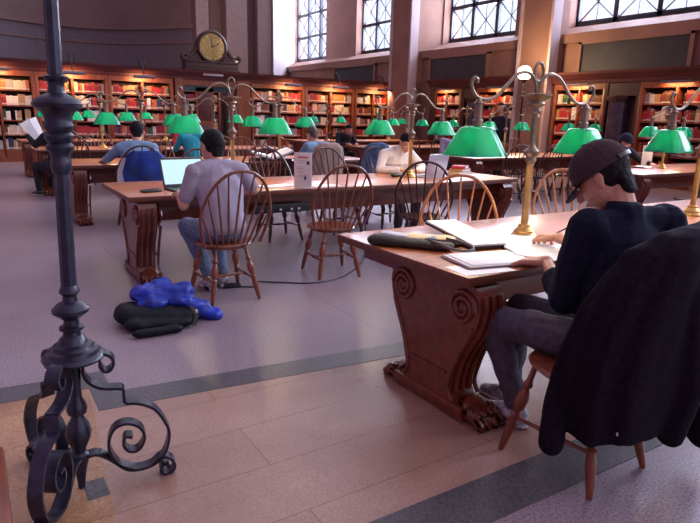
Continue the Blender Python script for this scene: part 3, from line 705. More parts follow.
# ------------------------------------------------------------------ people
V = Vector
BASE = dict(pel=(0, 0, .54), waist=(0, .0, .68), chest=(0, .04, .90), neckb=(0, .05, 1.06), head=(0, .10, 1.22),
            shL=(-.18, .03, 1.00), shR=(.18, .03, 1.00), elL=(-.26, .16, .76), elR=(.26, .16, .76), wrL=(-.14, .40, .79), wrR=(.14, .40, .79),
            hipL=(-.09, .02, .52), hipR=(.09, .02, .52), knL=(-.12, .44, .50), knR=(.12, .44, .50), anL=(-.12, .42, .10), anR=(.12, .42, .10))
def hand_bm(bm, w, f, s, curl=.5, flat=False, sc=1, upv=V((0, 0, 1)), grip=False):
    """w wrist, f forward direction, s=-1 left/+1 right; palm down"""
    f = V(f).normalized(); side = f.cross(upv).normalized(); nrm = side.cross(f).normalized(); w = V(w)
    hull(bm, w, .026 * sc, w + f * .03 * sc, (.030 * sc, .030 * sc, .018 * sc), seg=8)
    for k in range(4):
        q = (k - 1.5) * .0235 * sc
        hull(bm, w + f * .02 * sc + side * q * .7, .014 * sc, w + f * .085 * sc + side * q, .0108 * sc, seg=8)
        L = (.070, .080, .075, .058)[k if s < 0 else 3 - k] * sc
        L = (.058, .075, .082, .072)[k if s < 0 else 3 - k] * sc
        b = w + f * .085 * sc + side * q; a1 = .25 + curl * .5; a2 = a1 + curl * 1.1
        m1 = b + (f * math.cos(a1) - nrm * math.sin(a1)) * L * .5 + side * q * .35
        m2 = m1 + (f * math.cos(a2) - nrm * math.sin(a2)) * L * .5
        hull(bm, b, .0098 * sc, m1, .0088 * sc, seg=8); hull(bm, m1, .0088 * sc, m2, .0074 * sc, seg=8)
    td = side * (1 if s < 0 else -1)
    b = w + f * .02 * sc + td * .018 * sc; m1 = w + f * .055 * sc + td * .05 * sc - nrm * .012 * sc; m2 = m1 + f * .034 * sc + td * (.0 if grip else .008) * sc - nrm * .008
    hull(bm, b, .015 * sc, m1, .0115 * sc, seg=8); hull(bm, m1, .0115 * sc, m2, .009 * sc, seg=8)
def person(label, loc, rz, over={}, head=(0, 25), shirt=None, sleeve='long', trousers=None, shoe=None, hair=HAIR, skin=SKIN, vox=.011, hat=None, face=False,
           fold=.006, collar=False, shirtname='shirt', hands=None, group=None, hairlen=0, legs=True, hairvol=1.0, girth=1.0, hs=1.0, cuff=.88, slv=1.0, hsc=1.0):
    J = {k: V(v) for k, v in BASE.items()}; J.update({k: V(v) for k, v in over.items()})
    t = empty('person', loc, R(rz)); tag(t, label, 'person', group)
    hy, hp = head
    HM = Matrix.Translation(J['head']) @ Matrix.Rotation(R(hy), 4, 'Z') @ Matrix.Rotation(-R(hp), 4, 'X') @ Matrix.Scale(hs, 4)
    g = girth
    # body
    bm = bmesh.new()
    hull(bm, J['pel'], (.155, .11, .10), J['waist'], (.135, .095, .08)); hull(bm, J['waist'], (.135, .095, .08), J['chest'], (.155, .105, .12))
    hull(bm, J['chest'], (.15, .10, .12), J['neckb'] - V((0, 0, .02)), (.078, .052, .04)); hull(bm, J['neckb'], .058, J['head'] + (HM.to_3x3() @ V((0, -.03, -.06))), .052)
    for s in 'LR':
        hull(bm, J['neckb'] - V((0, 0, .04)), .06, J['sh' + s], .058); hull(bm, J['sh' + s], .052, J['el' + s], .040); hull(bm, J['el' + s], .040, J['wr' + s], .026)
        if legs: hull(bm, J['hip' + s], .085, J['kn' + s], .058); hull(bm, J['kn' + s], .056, J['an' + s], .036)
    ball(bm, (0, -.012, .035), (.076, .096, .088), HM, 16); ball(bm, (0, .022, -.02), (.064, .072, .085), HM, 16); hull(bm, (0, .03, -.07), (.04, .04, .03), (0, .062, -.085), (.026, .022, .022), HM)
    hull(bm, (0, .088, .02), .010, (0, .108, -.018), .014, HM); ball(bm, (0, .088, -.05), (.026, .012, .012), HM)
    for s in (-1, 1): hull(bm, (s * .078, -.012, .016), (.009, .018, .018), (s * .074, -.002, -.018), (.009, .012, .013), HM)
    hd = hands or {}
    for s, k in ((-1, 'L'), (1, 'R')):
        f, curl = hd.get(k, (J['wr' + k] - J['el' + k], .6)); f = V(f)
        hand_bm(bm, J['wr' + k], f, s, curl, sc=hsc)
    body = voxel('body', bm, skin, t, .0048 if vox < .009 else vox * .85, 2)
    # shirt
    d = .016
    bm = bmesh.new()
    hull(bm, J['pel'] + V((0, 0, .02)), (.16 * g, .118 * g, .09), J['waist'], (.15 * g, .115 * g, .09)); hull(bm, J['waist'], (.15 * g, .115 * g, .09), J['chest'], (.172 * g, .122 * g, .13))
    hull(bm, J['chest'], (.17 * g, .118 * g, .13), J['neckb'] - V((0, 0, .02)), (.11, .08, .05))
    for s in 'LR':
        hull(bm, J['neckb'] - V((0, 0, .045)), .068, J['sh' + s], .070); hull(bm, J['neckb'] + V((0, -.01, -.012)), .062, J['sh' + s].lerp(J['neckb'], .25) + V((0, -.01, .012)), .060); 
        if sleeve == 'long':
            hull(bm, J['sh' + s], .068 * slv, J['el' + s], .054 * slv); hull(bm, J['el' + s], .054 * slv, J['el' + s].lerp(J['wr' + s], cuff), (.054 + (.040 - .054) * cuff) * slv)
        elif sleeve == 'half':
            hull(bm, J['sh' + s], .068, J['el' + s], .054); hull(bm, J['el' + s], .054, J['el' + s].lerp(J['wr' + s], .35), .048)
        else: hull(bm, J['sh' + s], .068, J['sh' + s].lerp(J['el' + s], .72), .062)
    if collar: hull(bm, J['chest'] + V((0, 0, .08)), (.14, .10, .06), J['neckb'] + V((0, -.005, .0)), (.088, .076, .03)); hull(bm, J['neckb'] + V((0, -.01, -.02)), (.092, .080, .03), J['neckb'] + V((0, .01, .05)), (.080, .074, .018))
    voxel(shirtname, bm, shirt, t, vox, 4, fold, 8, fstretch=(1, 1, .6))
    if legs and trousers:
        bm = bmesh.new(); hull(bm, J['pel'] - V((0, 0, .01)), (.168, .125, .10), J['pel'] + V((0, .05, -.01)), (.16, .11, .085))
        for s in 'LR':
            hull(bm, J['hip' + s], .098, J['kn' + s], .074); hull(bm, J['kn' + s], .074, J['an' + s] + V((0, 0, .02)), .056)
        voxel('trousers', bm, trousers, t, vox, 4, fold, 10)
        for s in 'LR':
            bm = bmesh.new(); a = J['an' + s]; dr = (a - J['pel']); dr = V((dr.x * .3, abs(dr.y) + .1, 0)).normalized()
            hull(bm, V((a.x, a.y, .06)) - dr * .04, (.040, .045, .048), V((a.x, a.y, .05)) + dr * .07, (.042, .05, .036)); hull(bm, V((a.x, a.y, .045)) + dr * .06, (.044, .05, .034), V((a.x, a.y, .032)) + dr * .15, (.040, .038, .024))
            o = voxel('shoe', bm, shoe or BLACK, t, .009, 2)
            bm = bmesh.new(); hull(bm, V((a.x, a.y, .014)) - dr * .045, (.042, .045, .013), V((a.x, a.y, .014)) + dr * .155, (.042, .042, .013)); link('sole', bm, WHITE, o)
    if hair is not None:
        bm = bmesh.new(); vs = ball(bm, (0, -.020, .042), (.084 * hairvol, .100 * hairvol, .094 * hairvol), None, 20)
        for v in vs:
            front = v.co.y > .045 and v.co.z < .075
            side = v.co.y > .0 and v.co.z < .03
            low = v.co.z < -.045 + hairlen * -1
            if front or side: v.co = V((v.co.x * .75, v.co.y * .6, v.co.z * .85))
        hull(bm, (0, -.07, .0), (.06, .035, .04), (0, -.06, -.055 - hairlen), (.05, .028, .03))
        for v in bm.verts: v.co = HM @ v.co
        voxel('hair', bm, hair, t, .008, 2, .003, 30)
    if hat:
        m_, kind = hat; bm = bmesh.new()
        vs = ball(bm, (0, -.014, .055), (.095, .113, .093), None, 24)
        bmesh.ops.bisect_plane(bm, geom=bm.verts[:] + bm.edges[:] + bm.faces[:], plane_co=(0, 0, .028), plane_no=(0, 0, -1), clear_outer=True)
        bmesh.ops.holes_fill(bm, edges=bm.edges[:]); 
        for v in bm.verts: v.co = HM @ v.co
        c = link('cap', bm, m_, t, ang=60)
        if kind == 'ball':
            bm = bmesh.new(); A, B = [], []
            for k in range(17):
                a = PI * (k / 16); x = .078 * math.cos(a); y = .075 + .080 * math.sin(a) ** .8; dz = -.040 * math.sin(a) - (x / .078) ** 2 * .016
                A.append((x, y, .045 + dz)); B.append((x, .06 if abs(x) < .07 else .045, .045 - (x / .078) ** 2 * .012))
            for zo in (0, -.006):
                pass
            ta = [bm.verts.new(HM @ V(p)) for p in A]; tb = [bm.verts.new(HM @ V(p)) for p in B]; la = [bm.verts.new(HM @ (V(p) - V((0, 0, .006)))) for p in A]; lb = [bm.verts.new(HM @ (V(p) - V((0, 0, .006)))) for p in B]
            for k in range(16):
                bm.faces.new((ta[k], ta[k + 1], tb[k + 1], tb[k])); bm.faces.new((la[k + 1], la[k], lb[k], lb[k + 1])); bm.faces.new((ta[k], la[k], la[k + 1], ta[k + 1]))
            link('cap_brim', bm, m_, c, ang=60)
            bm = bmesh.new(); ball(bm, (0, -.014, .149), (.009, .009, .005), HM, 8); link('cap_button', bm, m_, c)
            bm = bmesh.new()
            for k in range(6):
                a0 = 2 * PI * k / 6 + .5
                tube(bm, [HM @ V((.0955 * math.cos(a0) * math.cos(b), -.014 + .1135 * math.sin(a0) * math.cos(b), .055 + .0935 * math.sin(b))) for b in [j / 8 * 1.5 for j in range(9)]], .0012, 4)
            link('cap_seam', bm, m_, c)
            bm = bmesh.new(); strap(bm, [HM @ V((.10 * math.cos(a), -.014 + .118 * math.sin(a), .036)) for a in [PI * (1.28 + .44 * k / 8) for k in range(9)]], HM.to_3x3() @ V((0, 0, 1)), .016, .004); link('cap_strap', bm, BLACK, c)
        else:
            bm = bmesh.new(); tube(bm, [HM @ V((.094 * math.cos(2 * PI * k / 20), -.014 + .112 * math.sin(2 * PI * k / 20), .036)) for k in range(20)], .016, 8, True); link('cap_cuff', bm, m_, c)
    if face:
        for s in (-1, 1):
            bm = bmesh.new(); ball(bm, (s * .031, .084, .02), (.011, .007, .006), HM, 10); e = link('eye', bm, WHITE, t)
            bm = bmesh.new(); ball(bm, (s * .031, .090, .018), (.0055, .003, .0055), HM, 8); link('pupil', bm, BLACK, e)
            bm = bmesh.new(); tube(bm, [HM @ V((s * .014, .096, .038)), HM @ V((s * .032, .093, .044)), HM @ V((s * .05, .080, .038))], .004, 6); link('eyebrow', bm, HAIR, t)
        bm = bmesh.new(); tube(bm, [HM @ V((-.022, .094, -.05)), HM @ V((0, .102, -.049)), HM @ V((.022, .094, -.05))], .004, 6); link('mouth', bm, mat('lips', (.40, .12, .10), .5), t)
    return t
NAVY = mat('navy_fleece', (.010, .011, .026), .92, spec=.15, var=.25, scale=60)
CHARC = mat('charcoal_denim', (.075, .060, .085), .85, var=.25, scale=40)
CAPM = mat('brown_cap_cloth', (.060, .034, .040), .9, spec=.2, var=.2, scale=50)
TEE = mat('lavender_grey_tee', (.36, .31, .38), .9, spec=.2, var=.06, scale=40)
JEAN = mat('blue_jeans', (.12, .165, .27), .85, var=.25, scale=30)
LBLUE = mat('light_blue_shirt', (.20, .32, .46), .85, var=.08)
WSH = mat('white_shirt', (.72, .66, .66), .8, var=.05)
DARK = mat('black_clothes', (.014, .012, .018), .85, var=.3)
REDC = mat('red_jumper', (.45, .02, .03), .85); TEAL = mat('teal_shirt', (.02, .30, .38), .85); LAV = mat('lavender_shirt', (.40, .34, .48), .85)
SHOE = mat('grey_sneaker', (.50, .46, .50), .6, var=.6, scale=30)
# 1 foreground man: origin (2.2,1.4)
person('man in a dark brown cap and navy jacket writing at the nearest table', (2.2, 1.42, 0), 0,
       dict(pel=(.02, -.04, .56), waist=(.05, -.05, .72), chest=(.085, -.01, .93), neckb=(.085, .005, 1.075), head=(.070, .118, 1.212),
            shL=(-.080, .05, 1.02), shR=(.290, -.05, 1.035), elL=(-.115, .10, .72), elR=(.42, .30, .825), wrL=(.07, .36, .80), wrR=(.47, .60, .835),
            hipL=(-.08, .02, .54), hipR=(.12, .02, .54), knL=(-.17, .44, .53), knR=(.08, .50, .53), anL=(-.07, .35, .11), anR=(.05, .50, .10)),
       head=(22, 40), shirt=NAVY, trousers=CHARC, shoe=SHOE, hat=(CAPM, 'ball'), vox=.008, fold=.009, collar=True, shirtname='jacket', face=True,
       hands={'L': ((-.30, .95, -.10), .2), 'R': ((.15, .95, -.05), .9)}, hairlen=.02, hairvol=1.03, girth=1.24, hs=1.13, cuff=.45, slv=1.34, hsc=1.25)
# 2
person('man in a lavender grey T-shirt and blue jeans working on the left laptop', (1.66, 4.42, 0), 4,
       dict(pel=(0, -.02, .55), chest=(0, .06, .88), waist=(0, .0, .68), neckb=(0, .09, 1.06), head=(-.01, .15, 1.178), elL=(-.27, .12, .74), wrL=(-.20, .40, .80), elR=(.34, .12, .83), wrR=(.20, .42, .80), shL=(-.20, .07, 1.0), shR=(.20, .07, 1.0),
            anL=(-.03, .22, .1), anR=(.12, .30, .1), knL=(-.13, .44, .52)),
       head=(12, 12), shirt=TEE, sleeve='short', trousers=JEAN, shoe=SHOE, vox=.010, hands={'L': ((.3, .9, -.1), .5), 'R': ((-.3, .9, -.1), .5)}, girth=1.16, hs=1.08)
person('man in a light blue shirt leaning on the third table, seen from behind', (1.82, 7.72, 0), -6,
       dict(neckb=(.0, .10, 1.05), head=(.02, .18, 1.175), chest=(0, .07, .88), shL=(-.2, .1, .99), shR=(.19, .05, .99), elL=(-.33, .36, .84), wrL=(-.36, .60, .80)), head=(-8, 22), shirt=LBLUE, trousers=JEAN, girth=1.22, hs=1.08, vox=.014)
person('brown haired man in a pale blue shirt reading an open book', (4.42, 7.75, 0), 6, dict(neckb=(.0, .10, 1.02), head=(.0, .17, 1.15), chest=(0, .07, .86)), head=(15, 25), shirt=LBLUE, trousers=JEAN, hair=HAIRB, vox=.014)
person('dark haired man in a white shirt looking down beside his open laptop', (4.74, 6.32, 0), 172,
       dict(neckb=(.0, .13, 1.03), head=(-.04, .25, 1.13), chest=(0, .08, .87), elL=(-.33, .24, .80), wrL=(-.12, .42, .81), elR=(.33, .26, .80), wrR=(.12, .42, .81), shL=(-.2, .1, .98), shR=(.2, .1, .98)),
       head=(-8, 40), shirt=WSH, trousers=CHARC, face=True, vox=.010, collar=True, girth=1.15)
person('dark clothed reader at the left end of the fourth table holding white pages', (1.28, 10.95, 0), 25, dict(elL=(-.25, .18, .86), wrL=(-.28, .36, 1.02), elR=(.25, .18, .86), wrR=(-.02, .42, .98)), head=(10, 20), shirt=DARK, trousers=DARK, vox=.016)
person('person in a red jumper facing us across the fourth table', (3.98, 12.72, 0), 180, dict(neckb=(0, .1, 1.02), head=(0, .18, 1.16)), head=(0, 30), shirt=REDC, trousers=DARK, face=True, vox=.016)
person('person in a teal shirt half hidden behind the grey shirted man', (3.55, 10.95, 0), 0, dict(neckb=(0, .1, 1.00), head=(0, .16, 1.13)), head=(0, 25), shirt=TEAL, trousers=DARK, vox=.016)
person('dark haired person in black bending over the third table across the aisle', (7.95, 12.65, 0), 175, dict(neckb=(0, .14, 1.0), head=(0, .24, 1.12)), head=(10, 30), shirt=DARK, trousers=DARK, face=True, vox=.016)
person('stooping person in a lavender shirt across the aisle', (8.5, 9.4, 0), 168, dict(neckb=(.02, .2, .96), head=(.03, .33, 1.03), chest=(0, .11, .84)), head=(20, 48), shirt=LAV, trousers=DARK, face=True, vox=.014)
person('person in a dark knit cap and dark coat resting head on hand across the aisle', (9.55, 6.25, 0), 165,
       dict(neckb=(.0, .10, 1.03), head=(.03, .19, 1.14), elR=(.2, .42, .82), wrR=(.10, .28, 1.05), elL=(-.28, .3, .81), wrL=(-.22, .55, .80)), head=(8, 25), shirt=mat('dark_blue_coat', (.02, .02, .035), .85), trousers=DARK, hat=(mat('knit_cap', (.02, .02, .04), .95, bump=.5, scale=60), 'knit'), face=True, vox=.012, girth=1.15)
person('standing figure in black beside the window wall bookcase', (10.35, 9.8, 0), 100,
       dict(pel=(0, 0, .98), waist=(0, 0, 1.12), chest=(0, 0, 1.34), neckb=(0, 0, 1.52), head=(0, .03, 1.70), shL=(-.18, 0, 1.45), shR=(.18, 0, 1.45), elL=(-.22, 0, 1.17), elR=(.22, 0, 1.17), wrL=(-.2, .12, .95), wrR=(.2, .12, .95),
            hipL=(-.09, 0, .95), hipR=(.09, 0, .95), knL=(-.09, .03, .52), knR=(.09, -.02, .52), anL=(-.09, 0, .1), anR=(.09, -.05, .1)), head=(0, 5), shirt=DARK, trousers=DARK, vox=.016)
# ------------------------------------------------------------------ draped coats
def drape(name, label, cat, m, rows, fold=.02, nf=9, seg=64, extra=None, loc=(0, 0, 0), rz=0, vox=.011, seed=0, fs=7, fa=.008):
    """rows: (z, cx, cy, rx, ry) bottom to top, closed loft"""
    t = empty(name, loc, R(rz)); tag(t, label, cat)
    bm = bmesh.new(); rings = []
    for i, (z, cx, cy, rx, ry) in enumerate(rows):
        q = i / (len(rows) - 1); ring = []
        for k in range(seg):
            a = 2 * PI * k / seg; f = 1 + fold * (1.4 - q) * (math.sin(nf * a + seed) + .6 * math.sin((nf * 2 - 3) * a + 2 * q + seed)) / max(.12, min(rx, ry) * 4)
            c, s = math.cos(a), math.sin(a)
            ring.append(bm.verts.new((cx + rx * f * math.copysign(abs(c) ** .8, c), cy + ry * f * math.copysign(abs(s) ** .8, s), z + .012 * math.sin(5 * a + seed) * (1 - q))))
        rings.append(ring)
    for a, b in zip(rings, rings[1:]):
        for k in range(seg): bm.faces.new((a[k], a[(k + 1) % seg], b[(k + 1) % seg], b[k]))
    bm.faces.new(rings[0][::-1]); bm.faces.new(rings[-1])
    if extra: extra(bm)
    voxel('cloth', bm, m, t, vox, 3, fa, fs, fstretch=(1, 1, .35))
    return t
COAT = mat('dark_wool_coat', (.012, .007, .014), .95, spec=.1, var=.3, scale=50)
def sleeves(bm):
    hull(bm, (-.27, .12, .52), .05, (-.325, .11, .38), .047); hull(bm, (-.325, .11, .38), .047, (-.365, .08, .25), .045)
    hull(bm, (-.06, -.17, .9), .07, (.06, -.17, .5), .065); hull(bm, (.06, -.17, .5), .065, (.08, -.13, .27), .062)
    hull(bm, (.28, -.03, .85), .09, (.40, -.08, .45), .08); hull(bm, (.40, -.08, .45), .08, (.42, -.10, .16), .07)
    hull(bm, (-.22, -.06, .98), .05, (.20, -.09, 1.05), .06)
t = drape('dark_coat', 'long dark wool coat hanging over the back of the capped man\'s chair', 'coat', COAT,
      [(.28, .04, .03, .345, .17), (.45, .02, .02, .36, .19), (.62, .0, -.01, .365, .185), (.80, .0, -.05, .36, .165), (.93, .01, -.09, .33, .14), (1.03, .02, -.13, .28, .105), (1.085, .03, -.145, .20, .07), (1.105, .04, -.15, .12, .04)],
      .022, 8, 72, sleeves, (2.14, 1.2, 0), 0, .010)
bm = bmesh.new()
for z, x, y in ((.60, -.23, -.03), (.34, -.23, .0), (.86, -.2, -.09)): ball(bm, (x, y - .10, z), (.011, .005, .011))
link('snap_button', bm, SILVER, t)
drape('navy_jacket', 'navy blue jacket with pale stripe over the light blue shirted man\'s chair', 'jacket', mat('royal_navy', (.006, .012, .06), .75, scale=4, color2=(.015, .06, .38)),
      [(.26, 0, -.10, .24, .10), (.5, 0, -.13, .26, .10), (.74, 0, -.20, .28, .09), (.90, 0, -.25, .24, .07), (.98, 0, -.28, .15, .04)], .03, 7, 48, None, (1.82, 7.66, 0), 0, .016)
bm = bmesh.new(); strap(bm, [(-.22, -.26, .90), (-.27, -.22, .75), (-.28, -.19, .5), (-.25, -.18, .3)], (1, 0, 0), .10, .03)
o = link('pale_stripe', bm, mat('pale_stripe', (.45, .42, .45), .8)); o.parent = [x for x in bpy.data.objects if x.name.startswith('navy_jacket')][0]
drape('beige_coat', 'beige coat hung on the chair of the brown haired reader', 'coat', mat('beige_cloth', (.42, .29, .23), .85, var=.1),
      [(.30, 0, -.10, .24, .12), (.5, 0, -.13, .25, .12), (.8, 0, -.20, .26, .11), (1.0, 0, -.27, .21, .08), (1.07, 0, -.29, .12, .04)], .03, 7, 48, None, (4.42, 7.66, 0), -6, .016, seed=2)
drape('denim_jacket', 'blue denim jacket hung on the chair right of the brown haired reader', 'jacket', mat('denim_cloth', (.05, .10, .20), .85, var=.4, scale=12),
      [(.30, 0, -.10, .23, .12), (.5, 0, -.13, .24, .12), (.8, 0, -.20, .25, .10), (1.0, 0, -.27, .20, .08), (1.07, 0, -.29, .11, .04)], .035, 8, 48, None, (5.28, 7.66, 0), -8, .016, seed=4)

# ------------------------------------------------------------------ things on the nearest table
TZ = .76
def sheet(name, label, cx, cy, a, w, h, z, m=PAPER, th=.0015, curl=0, group=None):
    t = bmesh.new(); n = 8
    for i in range(n + 1):
        for s in (-1, 1):
            u = i / n - .5; zz_ = curl * (abs(u * 2) ** 3)
            for q in (0, th): t.verts.new((u * w, s * h / 2, zz_ + q))
    t.verts.ensure_lookup_table(); v = t.verts
    for i in range(n):
        b = i * 4
        t.faces.new((v[b + 1], v[b + 5], v[b + 7], v[b + 3])); t.faces.new((v[b], v[b + 2], v[b + 6], v[b + 4])); t.faces.new((v[b], v[b + 4], v[b + 5], v[b + 1])); t.faces.new((v[b + 2], v[b + 3], v[b + 7], v[b + 6]))
    t.faces.new((v[0], v[1], v[3], v[2])); e = 4 * n; t.faces.new((v[e], v[e + 2], v[e + 3], v[e + 1]))
    o = link(name, t, m, None, True, 30, (cx, cy, z)); o.rotation_euler = (0, 0, R(a)); tag(o, label, 'paper', group); return o
sheet('paper', 'loose white sheet lying at the near corner of the nearest table', 2.0, 1.94, -8, .29, .17, TZ + .0005)
t = empty('folder', (2.15, 2.03, TZ + .004), R(-12)); tag(t, 'pale open folder of papers under the capped man\'s left hand', 'folder')
bm = bmesh.new(); box(bm, -.20, .18, -.13, .14, 0, .004); link('cover', bm, mat('folder_card', (.20, .10, .08), .6), t)
bm = bmesh.new(); box(bm, -.19, .17, -.125, .135, .005, .012, .001); box(bm, -.17, .19, -.115, .13, .0125, .016, .001); link('papers', bm, PAPER, t)
t = empty('black_binder', (2.60, 2.21, TZ + .001), R(62)); tag(t, 'open black binder with white pages next to the nearest lamp', 'binder')
bm = bmesh.new(); box(bm, -.28, .0, -.15, .15, 0, .006, .002); box(bm, .0, .28, -.15, .15, 0, .006, .002); link('cover', bm, BLACK, t)
bm = bmesh.new(); box(bm, -.265, -.01, -.14, .14, .006, .018, .002); box(bm, .01, .265, -.14, .14, .006, .014, .002); link('pages', bm, PAPER, t)
t = empty('note_pad', (2.41, 2.50, TZ), R(78)); tag(t, 'long tilted white pad propped between the black bag and the binder', 'pad')
bm = bmesh.new(); hbox(bm, (0, 0, .035), (.56, .21, .012), Matrix.Rotation(-R(4), 4, 'Y')); link('board', bm, BLACK, t)
bm = bmesh.new(); hbox(bm, (0, 0, .047), (.55, .205, .010), Matrix.Rotation(-R(4), 4, 'Y')); link('pages', bm, PAPER, t)
sheet('paper', 'white sheet between the capped man\'s two hands', 2.47, 1.96, 14, .26, .22, TZ + .020, curl=.002)
sheet('paper', 'white sheet beyond the capped man\'s pen, to the right of the lamp base', 3.05, 2.15, 8, .30, .22, TZ + .001)
# black bag
t = empty('shoulder_bag', (2.03, 2.50, TZ), R(-52)); tag(t, 'flat olive-black bag lying open on the nearest table with its strap looped', 'bag')
bm = bmesh.new(); hull(bm, (-.20, -.06, .03), (.045, .05, .030), (.20, -.05, .026), (.045, .05, .026)); hull(bm, (-.18, -.06, .028), (.045, .05, .026), (-.17, .16, .02), (.05, .05, .018)); hull(bm, (-.16, .0, .02), (.06, .06, .018), (.20, .10, .02), (.06, .08, .018))
voxel('body', bm, mat('olive_black_cloth', (.035, .032, .025), .7, var=.4, scale=12), t, .008, 3, .005, 9)
bm = bmesh.new(); hull(bm, (-.06, .06, .042), (.09, .07, .008), (.17, .10, .042), (.06, .07, .008)); voxel('lining', bm, mat('yellow_lining', (.62, .46, .24), .7, var=.3, scale=7), t, .007, 2, .003, 12)
bm = bmesh.new(); hull(bm, (-.17, .10, .042), (.05, .06, .008), (-.08, .03, .048), (.06, .04, .008)); voxel('inner_fabric', bm, mat('grey_lining', (.50, .50, .60), .7), t, .007, 2, .003, 12)
bm = bmesh.new(); strap(bm, spline([(.08, -.03, .05), (.16, -.10, .05), (.25, -.13, .03), (.33, -.09, .022), (.34, -.01, .022), (.28, .05, .03), (.18, .04, .05)], 5), (0, 0, 1), .014, .008); link('carry_strap', bm, mat('grey_webbing', (.16, .15, .15), .7), t)
bm = bmesh.new(); tube(bm, [(.12 + .022 * math.cos(k * PI / 8), -.03 + .022 * math.sin(k * PI / 8), .062) for k in range(16)], .005, 6, True); link('ring', bm, SILVER, t)
# pen in the right hand
t = empty('pen', (2.80, 2.16, .838)); tag(t, 'slim black pen held in the capped man\'s right hand', 'pen')
bm = bmesh.new(); tube(bm, [(-.05, .03, -.05), (-.045, .027, -.045), (.06, -.035, .022)], [.001, .0045, .0045], 8); link('barrel', bm, BLACK, t)
bm = bmesh.new(); tube(bm, [(.06, -.035, .022), (.075, -.044, .032)], .0048, 8); link('cap', bm, SILVER, t)

# ------------------------------------------------------------------ second table
def laptop(label, x, y, rz, m, screen=None, ang=105, w=.36, d=.25):
    t = empty('laptop', (x, y, TZ), R(rz)); tag(t, label, 'laptop')
    bm = bmesh.new(); box(bm, -w / 2, w / 2, -d / 2, d / 2, 0, .022, .004); b = link('base', bm, m, t)
    bm = bmesh.new()
    for i in range(12):
        for j in range(5): xx = -w / 2 + .03 + i * (w - .06) / 11; yy = -.0 + j * .02; box(bm, xx - .009, xx + .009, yy - .008, yy + .008, .022, .0245)
    link('keyboard', bm, BLACK, b, False)
    M = Matrix.Translation((0, d / 2, .02)) @ Matrix.Rotation(R(ang - 90), 4, 'X') 
    M = Matrix.Translation((0, d / 2, .02)) @ Matrix.Rotation(-R(ang - 90), 4, 'X')
    bm = bmesh.new(); hbox(bm, (0, 0, .135), (w, .010, .27), M, .003); l = link('lid', bm, m, t)
    if screen:
        bm = bmesh.new(); hbox(bm, (0, -.0055, .135), (w - .004, .002, .262), M); link('screen_bezel', bm, BLACK, l)
        bm = bmesh.new(); hbox(bm, (0, -.007, .138), (w - .03, .002, .225), M); link('display', bm, screen, l)
SCR = mat('lit_display', (.1, .12, .13), .3, emit=(.55, .82, .92), es=.85)
laptop('open black laptop with a pale blue screen in front of the grey shirted man', 1.70, 5.28, 8, BLACK, SCR, 108, .42, .27)
laptop('silver laptop with its lid back towards us, in front of the white shirted man', 4.66, 5.52, 190, SILVER, None, 102, .36, .25)
t = empty('mobile_phone', (1.33, 5.27, TZ), R(18)); tag(t, 'black phone lying near the left end of the second table', 'phone')
bm = bmesh.new(); box(bm, -.09, .09, -.035, .035, 0, .022, .009); link('case', bm, BLACK, t)
bm = bmesh.new(); box(bm, -.075, .075, -.028, .028, .0215, .0235, .001); link('screen', bm, mat('dark_glass', (.02, .02, .03), .1), t)
# acrylic notice stand
t = empty('notice_stand', (2.72, 5.06, TZ), R(-36)); tag(t, 'upright white printed notice in a clear stand on the second table', 'sign')
bm = bmesh.new(); box(bm, -.085, .085, -.04, .04, 0, .006, .001); link('foot', bm, mat('clear_plastic', (.75, .72, .74), .15), t)
bm = bmesh.new(); box(bm, -.085, .085, -.004, .004, .006, .34, .001); c = link('card', bm, mat('notice_card', (.80, .72, .68), .5), t)
bm = bmesh.new(); box(bm, -.055, .05, -.0052, -.004, .285, .303); link('red_heading', bm, mat('red_print', (.65, .18, .10), .6), c, False)
bm = bmesh.new()
for z, a, b in ((.262, -.06, .03), (.245, -.06, .01), (.20, -.06, .0), (.185, -.06, .005), (.17, -.055, .0), (.15, -.06, .01), (.12, -.05, .04), (.105, -.045, .03)): box(bm, a, b, -.005, -.004, z, z + .004)
link('small_print', bm, mat('grey_print', (.35, .30, .33), .6), c, False)
bm = bmesh.new(); box(bm, .035, .062, -.0052, -.004, .225, .258); box(bm, .012, .03, -.0052, -.004, .08, .115); link('printed_picture', bm, mat('dark_print', (.05, .04, .07), .6), c, False)
sheet('paper', 'white papers beside the notice stand on the second table', 2.52, 5.30, 5, .36, .18, TZ + .001, curl=.01)
sheet('paper', 'white paper right of the notice stand, seen behind the empty red chair', 3.02, 5.16, 12, .30, .18, TZ + .001)
sheet('paper', 'white page at the right end of the second table', 5.10, 5.20, 8, .45, .26, TZ + .001)
sheet('paper', 'white page next to the pile of books at the right end of the second table', 5.42, 5.42, -8, .30, .24, TZ + .001)
for i, (cc, lab) in enumerate(((pal['cream'], 'bottom book of the small pile right of the silver laptop'), (pal['tan'], 'middle book of the small pile right of the silver laptop'), (pal['red'], 'top book of the small pile right of the silver laptop'))):
    t = empty('book', (5.38, 5.72, TZ + .034 * i), R(10 + 13 * i)); tag(t, lab, 'book')
    bm = bmesh.new(); box(bm, -.13, .13, -.09, .09, 0, .004); box(bm, -.13, .13, -.09, .09, .030, .034); box(bm, -.13, -.125, -.09, .09, 0, .034); link('cover', bm, mat('pile_cover_%d' % i, cc, .6), t)
    bm = bmesh.new(); box(bm, -.124, .125, -.086, .086, .004, .030); link('pages', bm, PAPER, t)
t = empty('spectacle_case', (4.30, 5.66, TZ), R(15)); tag(t, 'small black case by the white shirted man\'s elbow', 'case')
bm = bmesh.new(); hull(bm, (-.06, 0, .02), (.03, .03, .02), (.06, 0, .02), (.03, .03, .02)); link('shell', bm, BLACK, t)
sheet('paper', 'open pages under the white shirted man\'s hands', 4.52, 5.82, 10, .34, .22, TZ + .001, curl=.01)
